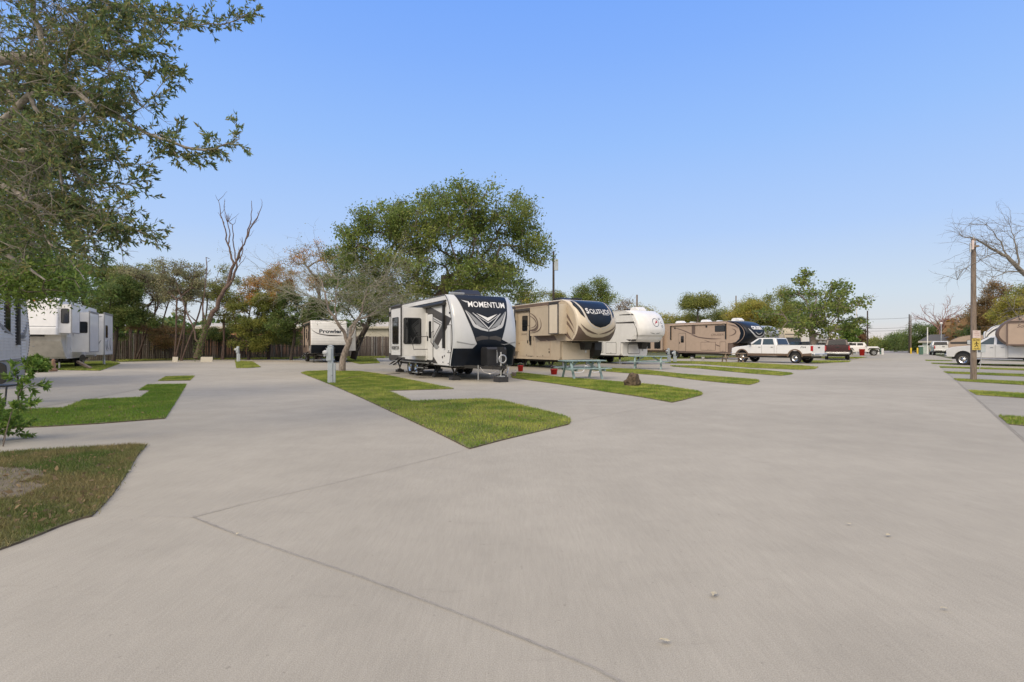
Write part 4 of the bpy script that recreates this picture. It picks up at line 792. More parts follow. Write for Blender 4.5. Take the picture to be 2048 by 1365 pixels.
# ---- 1 dark-fronted travel trailer -------------------------------------
def rv_dark_front():
    s = RV('travel_trailer', 'white travel trailer with a glossy black lettered nose and a silver chevron, nearest the camera', 'travel trailer', 912, 19.7, 440, -1, 2.75, 3.35)
    hw = s.hw; H = s.H
    s.cap('front_cap', [(.56,-.30),(.9,-.20),(1.25,-.05),(1.55,0),(2.0,-.02),(2.5,-.13),(2.9,-.31),(3.15,-.48),(3.35,-.72)], .36, 'silver')
    fr = s.fronte(.56, 3.36); body = [(-8.9, .85),(-8.75,.60)]+fr+[(-1.2, H),(-8.9, H)]
    s.body(body, 'white'); s.roof(-8.85, -1.15)
    m = MB(); zt = 3.34
    s.decal(m, [(-1.12,zt),(-1.0,2.9),(-.88,2.45),(-.72,2.0),(-.58,1.6),(-.50,1.42),(-.66,1.25),(-1.3749,1.25),(-1.3749,.57),(1.3749,.57),(1.3749,1.25),(.66,1.25),(.50,1.42),(.58,1.6),(.72,2.0),(.88,2.45),(1.0,2.9),(1.12,zt)], 'navy', .008); m.build('nose_panel', s.root, smooth=True)
    g = MB()
    s.sym(g, [(-.90,2.72),(-.84,2.66),(-.55,2.18),(-.30,2.05),(-.02,1.97),(-.02,1.90),(-.34,1.96),(-.60,2.06),(-.66,2.14)], 'silverv', .013)
    s.sym(g, [(-.88,2.74),(-.48,2.14),(-.30,2.08),(-.05,2.0),(-.30,2.22)], 'greyv', .012)
    s.sym(g, [(-.62,2.62),(-.58,2.62),(0,2.05),(0,1.98)], 'silverv', .014)
    s.decal(g, [(-.46,2.60),(0,2.44),(.46,2.60),(0,2.30)], 'white', .014)
    s.sym(g, [(-.54,2.56),(-.50,2.56),(0,2.26),(0,2.22)], 'silverv', .014)
    s.sym(g, [(-1.27,1.52),(-1.27,1.48),(-.70,1.38),(-.52,1.42),(-.72,1.42)], 'greyv', .012)
    s.sym(g, [(-.56,1.66),(-.30,1.74),(-.02,1.70),(-.02,1.60),(-.3,1.58),(-.52,1.52)], 'charcoal', .012)
    g.build('nose_graphic', s.root); t = MB()
    s.captext(t, 'MOMENTUM', .08, 2.96, .23, 'white', .014, width=1.62, shear=.1, bold=.012)
    s.decal(t, [(-.95,3.12),(-.70,3.07),(-.70,3.02),(-.80,3.03)], 'silverv', .016); t.build('lettering', s.root)
    for y in (-.9, .9):
        pass
    # side graphics (charcoal arrowhead, bands)
    g = MB(); c = 'charcoal'; s.sd(g, [(-8.9,2.86),(-3.2,3.10),(-1.5,3.16),(-1.5,3.05),(-3.2,2.96)], c); s.sd(g, [(-2.1,1.2),(-3.2,1.75),(-3.2,1.95),(-1.75,1.28)], 'greyv', .007)
    s.sd(g, [(-.42,2.40),(-3.1,3.06),(-4.2,3.06),(-4.2,3.0),(-1.30,2.28),(-2.35,1.52),(-1.85,1.35)], c); s.sd(g, [(-1.30,2.24),(-3.0,2.66),(-3.0,2.60),(-1.45,2.22),(-2.32,1.60),(-2.32,1.50)], 'greyv', .008)
    s.sd(g, [(-1.55,2.20),(-2.35,2.40),(-2.35,2.36),(-1.66,2.19),(-2.35,1.72),(-2.35,1.68)], c, .007); s.sd(g, [(-1.70,1.30),(-3.1,1.70),(-3.1,1.50),(-2.0,1.20)], c)
    s.sd(g, [(-3.1,1.1),(-3.1,.86),(-2.4,.62),(-1.9,.62),(-2.3,.86)], c); s.sd(g, [(-8.9,3.1),(-8.9,2.86),(-5.6,2.95),(-5.9,3.1)], c); s.sd(g, [(-8.9,.98),(-8.9,.62),(-6.2,.62),(-6.2,.80),(-7.2,.80)], c); s.sd(g, [(-5.9,1.25),(-6.6,1.25),(-7.5,.98),(-5.9,.98)], c)
    s.sd(g, [(-2.6,.62),(-2.6,.72),(-6.4,.72),(-6.4,.62)], 'black', .012); g.build('side_graphic', s.root)
    s.slide(-4.75, -3.3, .92, 2.98, 1.10, 'white', endwin=(.60,1.98,.78,1.12), facewin=[(-4.05,2.0,.9,1.15)], trim='charcoal')
    t = MB(); yy = -(s.hw+1.11); v, f = text_geo('MOMENTUM', .17, shear=.1, bold=.02, width=1.0); t.add([(-4.55+p[0], yy-.014, 1.18+p[1]) for p in v], f, 'charcoal'); t.build('lettering', s.root)
    s.slide(-5.4, -1.9, .95, 2.95, .85, 'white', side=1, endwin=(.42,1.95,.5,.95), trim='charcoal')
    s.door(-2.75, .72, .70, 1.98); s.hatch(-.66, 1.62, .40, 1.10); s.awning(-8.4, -.95, [-1.12], 3.02, zb=1.25)
    h = MB(); h.tube([(-2.3,-hw-.02,1.95),(-2.3,-hw-.12,1.90),(-2.3,-hw-.14,1.5),(-2.3,-hw-.02,1.35)], .016, 'black'); h.build('grab_handle', s.root); h = MB(); h.tube([(-2.95,-hw-.05,1.75),(-2.95,-hw-.6,1.72),(-2.95,-hw-.72,1.5),(-2.95,-hw-.66,1.2),(-2.95,-hw-.05,1.2)], .014, 'black'); h.build('grab_handle', s.root)
    for x, z, a_ in ((-1.35,1.55,.05),(-1.15,.95,.05),(-1.35,.90,.07),(-1.3,.70,.04),(-.62,2.62,.06),(-.75,.66,.04)): m = MB(); s.sd(m, rrect(x, z, a_, a_*1.3, .01, 1), 'black', .02); m.build('service_port', s.root)
    s.steps(-2.7, .62, 3, z=.66); s.steps(-7.0, .62, 2, z=.66)
    s.wheels([-4.7, -5.6], .39, 'chrome', arch=None); s.chassis(-8.8, -.45, .62)
    for x in (-.9, -8.1):
        for y in (-1.05, 1.05): s.jack(x, y)
    s.jack(-3.2, -.9, pad=True); s.ac(-2.1, 'black', w=.9, l=1.1, h=.34); s.ac(-5.2, 'black', w=.8, l=.9, h=.25); s.vent(-3.6, -.4, 'black'); s.vent(-1.5,-.7,'greyv')
    a = MB(); 
    for y in (-1, 1): a.beam((-.35, y*.85, .55), (1.15, y*.05, .52), .07, .12, 'blackm')
    a.box(.95, 1.32, -.06, .06, .50, .60, 'blackm'); a.build('tow_frame', s.root)
    a = MB(); a.cyl((1.0,0,1.18), (1.0,0,.24), .035, 'chrome'); a.box(.9,1.1,-.1,.1,1.12,1.30,'black'); a.lathe((1.12,0,.86), [(.13,0),(.17,.012),(.17,.03),(.13,.035),(.12,.02),(.13,0)], 'galv', 'x'); a.box(.88,1.12,-.12,.12,.20,.24,'galv'); a.box(.78,1.22,-.2,.2,.01,.20,'steel'); a.build('tongue_jack', s.root)
    a = MB(); a.prism([(.12,.62),(.12,1.22),(.20,1.30),(.62,1.30),(.70,1.22),(.70,.62)], -.40, .40, 'black'); a.box(.705,.715,-.03,.03,.7,1.2,'greyv'); a.build('gas_bottle_cover', s.root, bevel=.04)
    for y in (-.62, .62): b = MB(); b.cyl((.35,y,.62),(.35,y,.05),.02,'galv'); b.tube([(.5,y,.55),(.62,y*.8,.35),(.8,y*.5,.3),(1.1,y*.2,.45)], .012, 'chrome'); b.build('safety_chain', s.root)
rv_dark_front()
# ---- fifth wheels ------------------------------------------------------
def fifth(label, px, Z, vp, side, W, H, L, zo=1.72, zb=.55, front=-2.75, prof=None, Rr=.5, capm='white', bodym='white', away=False, trim='black', lower=None, rise=0, n=2.6, flat=False, group='recreational vehicles parked on their pads', xback=0.):
    s = RV('fifth_wheel_trailer', label, 'fifth wheel', px, Z, vp, side, W, H, away, group); s.L = L; s.front = front; s.zo = zo; s.zb = zb
    prof = prof or [(zo,-.38),(zo+.35,-.12),(zo+.8,0),(zo+1.2,-.06),(H-.55,-.25),(H-.25,-.52),(H-.08,-.85),(H,-1.15)]
    s.cap('front_cap', prof, Rr, capm, n=n); fr = s.fronte(zo, H)
    s.body([(-L, zb+.2), (-L+.25, zb), (front+.0, zb), (front+.12, zb+.15), (front+.12, zo), ]+fr+[(-L, H)], bodym, trim=trim); s.roof(-L, fr[-1][0])
    s.chassis(-L+.2, front-.1, zb+.02)
    a = MB(); a.box(front-.3, fr[0][0], -.55, .55, zo-.10, zo-.02, 'blackm'); a.box(front+.15, front+.75, -.9, .9, zo-.06, zo-.01, 'blackm'); a.prism([(-1.6,zo-.02),(-1.0,zo-.02),(-1.15,zo-.50),(-1.45,zo-.50)], -.25, .25, 'blackm'); a.cyl((-1.3,0,zo-.5),(-1.3,0,zo-.66),.05,'galv'); a.build('king_pin', s.root)
    return s
def legs(s, x, z, y=.85, foot=.0):
    for sg in (-1, 1):
        a = MB(); a.box(x-.05, x+.05, sg*y-.05, sg*y+.05, z-.5, z, 'blackm'); a.box(x-.035, x+.035, sg*y-.035, sg*y+.035, .05+foot, z-.4, 'galv'); a.box(x-.12, x+.12, sg*y-.12, sg*y+.12, foot+.01, foot+.05, 'galv'); a.build('landing_leg', s.root)
# 2 cream one with the dark windscreen-shaped cap
s = fifth('cream and beige fifth wheel with a dark windscreen-shaped lettered cap and brown swooshes', 1162, 28.0, 400, -1, 2.72, 3.92, 11.2, zo=1.62, zb=.55, capm='creamlite', bodym='cream', trim='cream', front=-2.0,
          prof=[(1.62,-.55),(1.8,-.34),(2.1,-.12),(2.5,0),(2.9,-.06),(3.3,-.28),(3.6,-.60),(3.8,-.92),(3.92,-1.35)], Rr=.42)
m = MB(); s.decal(m, [(-1.04,3.88),(-.95,3.5),(-.90,3.1),(-.82,2.8),(-.66,2.58),(-.36,2.42),(0,2.34),(.36,2.42),(.66,2.58),(.82,2.8),(.90,3.1),(.95,3.5),(1.04,3.88)], 'navy', .010); m.build('nose_panel', s.root, smooth=True)
m = MB(); s.sym(m, [(-1.32,1.64),(-.2,1.64),(0,1.64),(0,1.80),(-.4,1.82),(-.8,1.94),(-1.1,2.18),(-1.32,2.45)], 'tandark', .009)
s.sym(m, swoosh([(-1.24,2.55),(-1.0,2.18),(-.5,2.06),(-.02,1.98)], .10), 'tandark', .013); s.sym(m, [(-1.30,3.55),(-1.22,3.84),(-1.13,3.84),(-1.04,3.25),(-.98,2.85),(-1.16,3.05)], 'navy', .012); s.sym(m, swoosh([(-1.09,3.88),(-.98,2.9),(-.92,2.35),(-.02,2.26)], .05, taper=.2), 'silverv', .014); m.build('nose_graphic', s.root)
t = MB(); s.captext(t, 'S', -.72, 3.24, .30, 'white', .02, bold=.03); s.captext(t, 'OLITUDE', .14, 3.22, .25, 'white', .02, width=1.45, bold=.005); s.decal(t, swoosh([(-.55,3.10),(-.2,3.02),(.25,3.22),(.6,3.35)], .05), 'greyv', .014); s.decal(t, [(.25,3.04),(.72,3.04),(.72,3.07),(.25,3.07)], 'silverv', .016); t.build('lettering', s.root)
g = MB(); sd = s.sd
for pts, w, mm in (([(-1.2,2.95),(-1.8,3.25),(-2.6,3.5),(-3.3,3.78)], .30, 'tandark'), ([(-.55,1.95),(-1.0,2.5),(-1.6,3.0),(-2.4,3.3)], .16, 'tandark'), ([(-.75,1.65),(-1.4,1.95),(-1.75,2.55),(-2.0,2.95)], .26, 'tandark'), ([(-.6,2.3),(-1.0,2.8),(-1.5,3.3),(-1.9,3.75)], .14, 'tandark'), ([(-4.7,1.98),(-3.9,1.8),(-3.3,1.6),(-2.9,1.3)], .26, 'tandark')): sd(g, swoosh(pts, w), mm, .008)
sd(g, [(-4.6,1.98),(-2.5,1.98),(-2.2,1.66),(-2.8,1.64),(-3.0,1.62)], 'tandark', .006); sd(g, [(-11.2,3.88),(-11.2,3.72),(-2.2,3.72),(-1.8,3.88)], 'tandark', .006); g.build('side_graphic', s.root)
def ex(a, y):
    yy = -(s.hw+.46); 
    for pts, w in (([(-4.55,3.35),(-3.5,3.2),(-2.9,2.3),(-4.4,2.25)], .09), ([(-4.55,3.2),(-3.7,3.0),(-3.1,2.45),(-4.4,2.4)], .07), ([(-4.5,2.12),(-3.4,2.1),(-2.8,2.3),(-3.3,3.0)], .07), ([(-4.5,2.3),(-3.9,2.2),(-3.3,2.3),(-3.5,2.75)], .16)): a.prism(swoosh(pts, w), yy, yy-.008, 'tandark')
s.slide(-4.3, -2.15, 1.95, 3.62, .45, 'cream', trim='cream', flare=.01, extra=ex, topper=False); s.slide(-2.1, -1.25, 2.02, 3.66, .62, 'creamlite', trim='charcoal', topper=True)
s.hatch(-3.6, 1.15, 1.5, .95, 'cream', trim='tan'); s.hatch(-5.4, 1.2, 1.7, 1.0, 'cream', trim='tan'); s.hatch(-7.2, 1.2, .9, 1.0, 'cream', trim='tan')
s.window(-5.6, 2.75, .62, .95); s.awning(-10.5, -4.8, [-4.9], 3.55, zb=1.4, m='charcoal'); s.slide(-9.6,-6.4,1.0,3.4,.9,'cream',trim='tandark', endwin=(.45,2.5,.5,1.0)); s.door(-5.0,.7,.7,1.9,m='cream')
for x, z, a_ in ((-2.95,1.15,.07),(-2.95,.98,.10),(-4.2,.70,.05),(-4.9,.70,.05),(-6.3,1.5,.05)): m = MB(); s.sd(m, rrect(x, z, a_, a_*1.2, .01, 1), 'black', .022); m.build('service_port', s.root)
s.sidetext(t2 := MB(), 'GRAND', -5.7, 2.02, .11, 'tandark', width=.7); t2.build('lettering', s.root)
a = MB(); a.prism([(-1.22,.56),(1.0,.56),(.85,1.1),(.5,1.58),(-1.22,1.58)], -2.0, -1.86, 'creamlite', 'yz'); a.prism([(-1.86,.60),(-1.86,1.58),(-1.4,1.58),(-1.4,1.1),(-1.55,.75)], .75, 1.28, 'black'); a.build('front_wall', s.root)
legs(s, -2.3, .9); s.wheels([-7.6,-8.6], .4); s.ac(-3.4,'black',w=.9,l=1.1,h=.30); s.ac(-8.0,'black',w=.9,l=1.0,h=.26); s.vent(-1.9,-.2,'black')
for x in (-3.3, -6.2): s.jack(x, -1.0, .6, pad=False)
# 3 white one with the compass badge
s = fifth('plain white fifth wheel with a round compass badge on its bulging cap', 1284, 36.0, 420, -1, 2.6, 3.85, 9.5, zo=1.62, zb=.66, capm='white', bodym='white', trim='white', front=-2.3,
          prof=[(1.62,-.62),(1.78,-.40),(2.0,-.25),(2.12,-.08),(2.5,0),(3.0,-.12),(3.4,-.35),(3.65,-.62),(3.85,-1.0)], Rr=.62)
m = MB(); P = [(.10+.30*math.cos(a), 2.98+.30*math.sin(a)) for a in [2*PI*k/28 for k in range(28)]]; Q = [(.10+.265*math.cos(a), 2.98+.265*math.sin(a)) for a in [2*PI*k/28 for k in range(28)]]
tv = P+Q; s.decal(m, tv, 'truckblue', .012, faces=[(k, (k+1) % 28, 28+(k+1) % 28, 28+k) for k in range(28)]); s.decal(m, [(-.07,2.80),(.20,3.16),(.26,2.98),(.08,2.93)], 'redl', .014)
s.sym(m, swoosh([(-.50,2.28),(-.3,2.20),(-.1,2.22),(-.02,2.16)], .05), 'greyv', .012); m.build('compass_badge', s.root)
t = MB()
for ch, y, z, r_ in (('Z',.55,3.24,-1.3),('U',.64,2.98,-1.4),('O',.70,2.72,-1.5)): s.captext(t, ch, y, z, .17, 'truckblue', .014, rot=r_, bold=.005)
t.build('lettering', s.root); g = MB(); s.sd(g, [(-2.7,3.05),(-.80,3.05),(-.62,2.92),(-2.7,2.98)], 'charcoal', .01); s.sd(g, swoosh([(-.85,2.95),(-.45,2.6),(-.42,2.2),(-.50,1.7)], .05, taper=.1), 'charcoal', .01); s.sd(g, [(-1.6,1.80),(-.55,1.80),(-.60,1.66),(-1.2,1.66)], 'charcoal', .01); s.sd(g, [(-2.3,3.6),(-.95,3.6),(-.8,3.5),(-2.3,3.55)], 'charcoal', .01); g.build('side_graphic', s.root)
s.hatch(-3.2,1.18,1.15,.85); s.hatch(-4.5,1.25,.75,.8); a = MB(); a.prism(rrect(0,1.12,2.40,1.0,.12), -2.3,-2.08,'white','yz'); a.prism(rrect(-.12,1.12,1.15,.72,.10), -2.09,-2.06,'black','yz'); a.prism(rrect(-.12,1.12,1.09,.66,.08), -2.08,-2.05,'white','yz'); a.build('front_hatch', s.root)
legs(s, -2.7, .85, .9); s.wheels([-6.2,-7.1], .38); s.ac(-1.75,'white',w=.8,l=.9,h=.30); s.ac(-2.6,'black',w=.6,l=.5,h=.22,name='roof_unit'); s.window(-5.5,2.6,.9,.7); s.door(-6.6,.8,.7,1.9)
# 4 tan one with the black cap
s = fifth('tan fifth wheel with a black lettered cap, white roof units and a sun-room rear', 1500, 49, 400, -1, 2.75, 3.75, 10.6, zo=1.60, zb=.60, capm='navy', bodym='tan', trim='tandark', front=-2.5,
          prof=[(1.60,-.75),(1.8,-.45),(2.1,-.15),(2.5,0),(2.9,-.12),(3.25,-.42),(3.5,-.82),(3.66,-1.25),(3.75,-1.8)], Rr=.55)
t = MB(); s.captext(t, 'CRUISER', .0, 3.05, .34, 'white', .02, width=1.5, bold=.05, shear=.08); t.build('lettering', s.root); m = MB(); s.decal(m, swoosh([(-1.15,3.0),(-.8,2.1),(.6,1.75),(1.15,2.9)], .14, taper=.3), 'silverv', .016); s.decal(m, swoosh([(-.5,2.72),(-.3,2.35),(.3,2.35),(.5,2.72)], .08), 'silverv', .016); m.build('nose_graphic', s.root)
g = MB(); s.sd(g, [(x, z) for z, x in [(z, x-.62) for z, x in s.prof]]+[(-2.6,3.75),(-1.6,3.45),(-1.15,3.05),(-1.0,2.55),(-1.15,2.0),(-1.5,1.72),(-2.0,1.60)], 'navy', .008)
for pts, w in (([(-9.6,3.35),(-8,3.2),(-6.8,2.5),(-5.6,2.15)], .10), ([(-6.8,2.45),(-5.6,2.1),(-4.2,2.0),(-3.1,2.05)], .12), ([(-5.2,1.95),(-4.2,1.6),(-3.4,1.3),(-2.6,1.1)], .10), ([(-1.95,3.0),(-1.35,2.9),(-1.3,2.4),(-2.3,2.3)], .14), ([(-2.4,3.4),(-1.8,3.35),(-1.4,3.2),(-1.2,2.95)], .12)): s.sd(g, swoosh(pts, w), 'tandark', .010)
s.sd(g, [(-10.6,.98),(-10.6,.62),(-2.4,.62),(-2.4,.74),(-8.0,.78)], 'tandark', .008); s.sd(g, [(-6.75,3.5),(-6.3,3.5),(-6.3,2.55),(-6.75,2.6)], 'tandark', .012); g.build('side_graphic', s.root)
t = MB(); s.sidetext(t, 'CRUISER', -3.6, 2.35, .20, 'tandark', width=1.5, shear=.2); t.build('lettering', s.root)
s.window(-3.3,3.05,1.15,.62); s.door(-8.0,.75,.95,1.95,m='tan'); s.hatch(-4.7,1.30,1.8,.85,'tan'); s.hatch(-2.95,1.25,.7,1.0,'tan'); s.window(-4.9,3.3,.22,.22,r=.1); s.window(-9.0,3.25,.2,.2,r=.09); s.awning(-9.6,-2.5,[-2.6,-9.55],3.55,m='tan',zb=2.0)
s.slide(-13.6,-10.4,.85,3.05,.35,'tan',facewin=[(-12.6,1.95,.75,1.85),(-11.2,1.95,.9,1.85)],trim='tandark', topper=False)
a = MB(); a.prism([(-13.7,.65),(-13.7,3.15),(-10.55,3.7),(-10.55,.65)], -s.hw+.05, s.hw-.05, 'tan'); a.prism([(-13.8,3.12),(-13.8,3.2),(-10.5,3.78),(-10.5,3.70)], -s.hw-.45, s.hw, 'white'); a.build('rear_sun_room', s.root)
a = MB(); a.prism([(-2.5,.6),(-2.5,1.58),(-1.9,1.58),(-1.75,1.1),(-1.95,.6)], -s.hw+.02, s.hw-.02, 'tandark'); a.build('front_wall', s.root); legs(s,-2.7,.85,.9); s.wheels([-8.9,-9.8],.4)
for x in (-2.3,-6.0,-9.4): s.ac(x,'white',w=.7,l=1.0,h=.32)
s.vent(-4.4,0,'white'); s.vent(-7.8,0,'white')
# 5 small white trailer at the fence
s = RV('travel_trailer', 'small white travel trailer with a black lower nose, parked in front of the wooden fence', 'travel trailer', 622, 41, 505, -1, 2.75, 3.35, group='recreational vehicles parked on their pads')
s.cap('front_cap', [(.75,-.32),(1.2,-.10),(1.55,0),(2.0,-.02),(2.6,-.16),(3.1,-.32),(3.35,-.46)], .06, 'white', n=6); s.body([(-7.2,.75)]+s.fronte(.75,3.35)+[(-7.2,3.35)], 'tan', trim='charcoal'); s.roof(-7.2,-.8)
m = MB(); s.decal(m, [(-1.374,.76),(1.374,.76),(1.374,1.42),(-1.374,1.42)], 'navy', .01); 
for k in range(9): s.decal(m, [(-1.37,1.5+k*.2),(1.37,1.5+k*.2),(1.37,1.512+k*.2),(-1.37,1.512+k*.2)], 'silverv', .006)
s.decal(m, swoosh([(-1.36,2.7),(-1.0,2.2),(-.4,2.15),(.95,2.2)], .07), 'charcoal', .012); s.decal(m, swoosh([(-.6,2.22),(0,2.12),(.6,2.13),(1.1,2.2)], .06), 'charcoal', .012); m.build('nose_graphic', s.root)
t = MB(); s.captext(t, 'Prowler', .12, 2.5, .30, 'truckblue', .014, width=1.75, bold=.03); t.build('lettering', s.root)
g = MB(); s.sd(g, [(-7.2,1.4),(-7.2,.78),(-.42,.78),(-.42,1.4)], 'tandark', .006); s.sd(g, swoosh([(-4.2,1.4),(-3.0,1.9),(-1.6,1.5),(-.5,2.9)], .12), 'greyv', .01); g.build('side_graphic', s.root)
s.door(-2.2,.85,.7,2.0,m='tan'); s.window(-3.6,2.35,.6,.8); s.window(-1.2,2.5,.4,.9); s.awning(-6.8,-.8,[-1.0,-5.2],3.1,zb=1.2); s.hatch(-.9,1.15,.5,.45,'white'); s.steps(-2.2,.7,3,z=.75); s.slide(-3.6,-1.0,.95,2.85,.85,'white',side=1,trim='charcoal'); s.wheels([-4.2,-5.1],.37); s.chassis(-7.1,-.4,.75,.2); s.ac(-3.2,'black',w=.8,l=1.,h=.26)
a = MB(); a.beam((-.3,-.8,.6),(1.1,0,.55),.07,.12,'blackm'); a.beam((-.3,.8,.6),(1.1,0,.55),.07,.12,'blackm'); a.cyl((.95,0,1.1),(.95,0,.04),.04,'galv'); a.build('tow_frame', s.root); a = MB(); a.prism([(.1,.62),(.1,1.2),(.5,1.25),(.6,1.15),(.6,.62)],-.35,.35,'black'); a.build('gas_bottle_cover', s.root, bevel=.04)
for y in (-1.1,1.1): s.jack(-.7,y,.7,pad=False)
# 6 white fifth wheel, left
s = fifth('older white fifth wheel with a flat slanted nose and three boxy side extensions', 113, 28.2, 440, 1, 2.5, 3.92, 10.4, zo=1.95, zb=.62, capm='white', bodym='white', trim='white', front=-2.1,
          prof=[(1.95,0.0),(2.3,-.02),(2.42,-.10),(2.9,-.22),(3.4,-.36),(3.8,-.47),(3.92,-.60)], Rr=.10, n=5)
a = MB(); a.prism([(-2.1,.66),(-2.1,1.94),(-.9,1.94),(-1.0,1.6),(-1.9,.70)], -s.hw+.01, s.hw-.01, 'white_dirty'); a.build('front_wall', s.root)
m = MB(); s.decal(m, [(-1.2,2.36),(1.2,2.36),(1.2,2.40),(-1.2,2.40)], 'greyv', .012); m.build('nose_moulding', s.root); m = MB()
for y in (-.95,.95,-.2,.2): s.decal(m, [(y-.09,3.74),(y+.09,3.74),(y+.09,3.79),(y-.09,3.79)], 'amber', .02)
m.build('marker_light', s.root)
def ex6(x1, sw):
    def f(a, y):
        for pts, w in sw: a.prism(swoosh([(y*(s.hw+q[0]), q[1]) for q in pts], w), x1, x1+.012, 'greyv', 'yz')
    return f
s.slide(-2.3,-.45,2.05,3.62,.55,'white',side=1,endwin=(.27,2.98,.36,.82),trim='greyv',flare=.012,topper=False)
s.slide(-5.9,-3.3,.98,3.35,.85,'white',side=1,endwin=(.50,2.45,.50,.68),trim='greyv',flare=.012,extra=ex6(-3.3,[([(.08,1.9),(.02,2.4),(.10,2.8),(.28,3.1)],.09)]))
s.slide(-9.9,-6.9,.75,3.45,1.0,'white',side=1,endwin=(.45,2.35,.30,.85),facewin=[(-7.6,2.3,.7,.85)],trim='greyv',flare=.012,extra=ex6(-6.9,[([(.7,1.85),(.45,1.6),(.35,1.3),(.2,1.1)],.10),([(.85,1.75),(.65,1.5),(.6,1.2),(.4,1.0)],.08),([(.2,3.05),(.5,3.2),(.7,3.25),(.9,3.3)],.07)]))
g = MB()
for pts, w in (([(-2.5,1.95),(-2.95,2.4),(-2.9,3.0),(-3.3,3.2)],.16), ([(-2.3,2.0),(-2.6,2.5),(-2.7,2.9),(-3.1,3.15)],.10), ([(-.9,2.3),(-.5,2.6),(-.4,2.9),(-.3,3.1)],.08), ([(-2.4,1.7),(-2.8,1.5),(-3.0,1.3),(-3.1,1.1)],.10)): s.sd(g, swoosh(pts, w), 'greyv', .010)
yy = s.hw+1.005
for pts, w in (([(-7.4,1.7),(-7.2,1.4),(-7.5,1.1),(-7.9,1.0)],.10), ([(-8.0,1.8),(-7.6,1.5),(-7.8,1.2),(-8.4,1.1)],.10), ([(-9.0,1.9),(-8.6,1.6),(-8.8,1.2),(-9.3,1.0)],.12)): g.prism(swoosh(pts, w), yy, yy+.02, 'greyv')
g.build('side_graphic', s.root); m = MB(); s.sd(m, [(-3.0,1.85),(-2.1,1.85),(-2.1,.70),(-3.0,.70)], 'white_dirty', .012); m.build('storage_hatch', s.root)
s.wheels([-5.6,-6.5],.38); legs(s,-2.5,.9); s.ac(-4.0,'white'); s.vent(-2.0,.3); s.ac(-7.8,'white',h=.25)
a = MB(); a.cyl((-1.5,.9,3.9),(-1.5,.9,5.2),.03,'galv'); a.beam((-1.9,.9,5.2),(-1.2,.9,5.25),.08,.04,'white'); a.build('television_aerial', s.root)
# 7 corrugated trailer, far left
s = RV('travel_trailer', 'white corrugated-sided travel trailer cut by the left edge, with a black awning arm', 'travel trailer', 59, 21.5, 420, -1, 2.5, 3.55, away=True)
s.side = 1 if False else -1
s.cap('front_cap', [(.78,-.42),(1.2,-.12),(1.6,0),(2.2,-.10),(2.8,-.34),(3.3,-.62),(3.55,-.85)], .04, 'white', n=6); s.body([(-7,.78)]+s.fronte(.78,3.55)+[(-7,3.55)], 'white', trim='charcoal')
g = MB(); z = .95
while z < 3.45:
    xf = interp([(a, b-.04) for a, b in s.prof], z)-.03; g.prism([(-6.98, z), (xf, z), (xf, z+.035), (-6.98, z+.035)], -s.hw+.002, -s.hw-.028, 'white' if z > 1.62 else 'white_dirty'); z += .115
g.build('corrugation', s.root); m = MB(); s.sd(m, [(-6.98,.80),(-.45,.80),(-.15,1.2),(-.09,1.60),(-6.98,1.60)], 'white_dirty', .006)
for pts, w in (([(-.50,1.75),(-.9,1.65),(-1.4,1.65),(-1.9,2.0)],.16), ([(-.4,2.3),(-.5,1.9),(-1.0,1.62),(-1.7,1.66)],.20), ([(-.45,2.9),(-.8,3.0),(-1.1,3.12),(-1.5,3.15)],.10), ([(-2.2,1.75),(-3.0,1.9),(-3.6,2.1),(-4.5,2.4)],.12)): s.sd(m, swoosh(pts, w), 'greyv', .034)
m.build('side_graphic', s.root); s.window(-2.75,2.55,.62,1.45); s.hatch(-.85,1.22,.62,.72); s.awning(-6.8,-1.4,[-1.62,-1.69,-1.76],3.45,zb=1.38); s.wheels([-4.0,-4.9],.37); s.chassis(-6.9,-.5,.75,.2); s.roof(-6.9,-1.0); s.ac(-3.5,'white')
a = MB(); a.beam((-.4,-.8,.6),(1.1,0,.55),.07,.12,'galv'); a.beam((-.4,.8,.6),(1.1,0,.55),.07,.12,'galv'); a.cyl((.95,0,1.1),(.95,0,.04),.03,'galv'); a.build('tow_frame', s.root); a = MB(); a.box(-6.9,-.55,-s.hw+.02,-s.hw+.06,.12,.78,'greyv'); a.build('skirt', s.root)
# 8/9 right-hand side
s = fifth('beige fifth wheel with a dark-edged nose at the right edge, over the silver pickup bed', 1984, 34.6, 345, 1, 2.5, 3.32, 9.5, zo=1.30, zb=.55, capm='tandark', bodym='tan', trim='tandark', away=True, front=-2.6,
          prof=[(1.30,-.85),(1.5,-.40),(1.9,-.05),(2.2,0),(2.5,-.10),(2.85,-.38),(3.1,-.75),(3.25,-1.1),(3.32,-1.5)], Rr=.35)
s.slide(-4.2,-.85,1.42,2.80,.35,'tan',side=1,trim='tandark',flare=.06); g = MB(); yy = s.hw+.355; v, f = text_geo('Solaire', .22, shear=.3, width=.9); g.add([(-1.3-p[0], yy+.014, 2.5+p[1]) for p in v], f, 'tandark'); g.build('lettering', s.root)
g = MB(); s.sd(g, [(-9.5,3.32),(-9.5,3.2),(-1.9,3.2),(-1.5,3.30)], 'tandark', .01); g.build('side_graphic', s.root); legs(s,-2.2,1.0,1.1); s.wheels([-6.3,-7.2],.38)
s = fifth('white fifth wheel with a grey arched edge, half hidden behind the beige one', 1962, 47, 345, 1, 2.5, 3.2, 9, zo=1.4, capm='white', bodym='white', trim='charcoal', away=True, Rr=.3)
m = MB(); s.sd(m, swoosh([(-.3,1.9),(-.5,2.6),(-1.2,3.0),(-1.9,3.15)], .12), 'charcoal', .02); m.build('side_graphic', s.root)
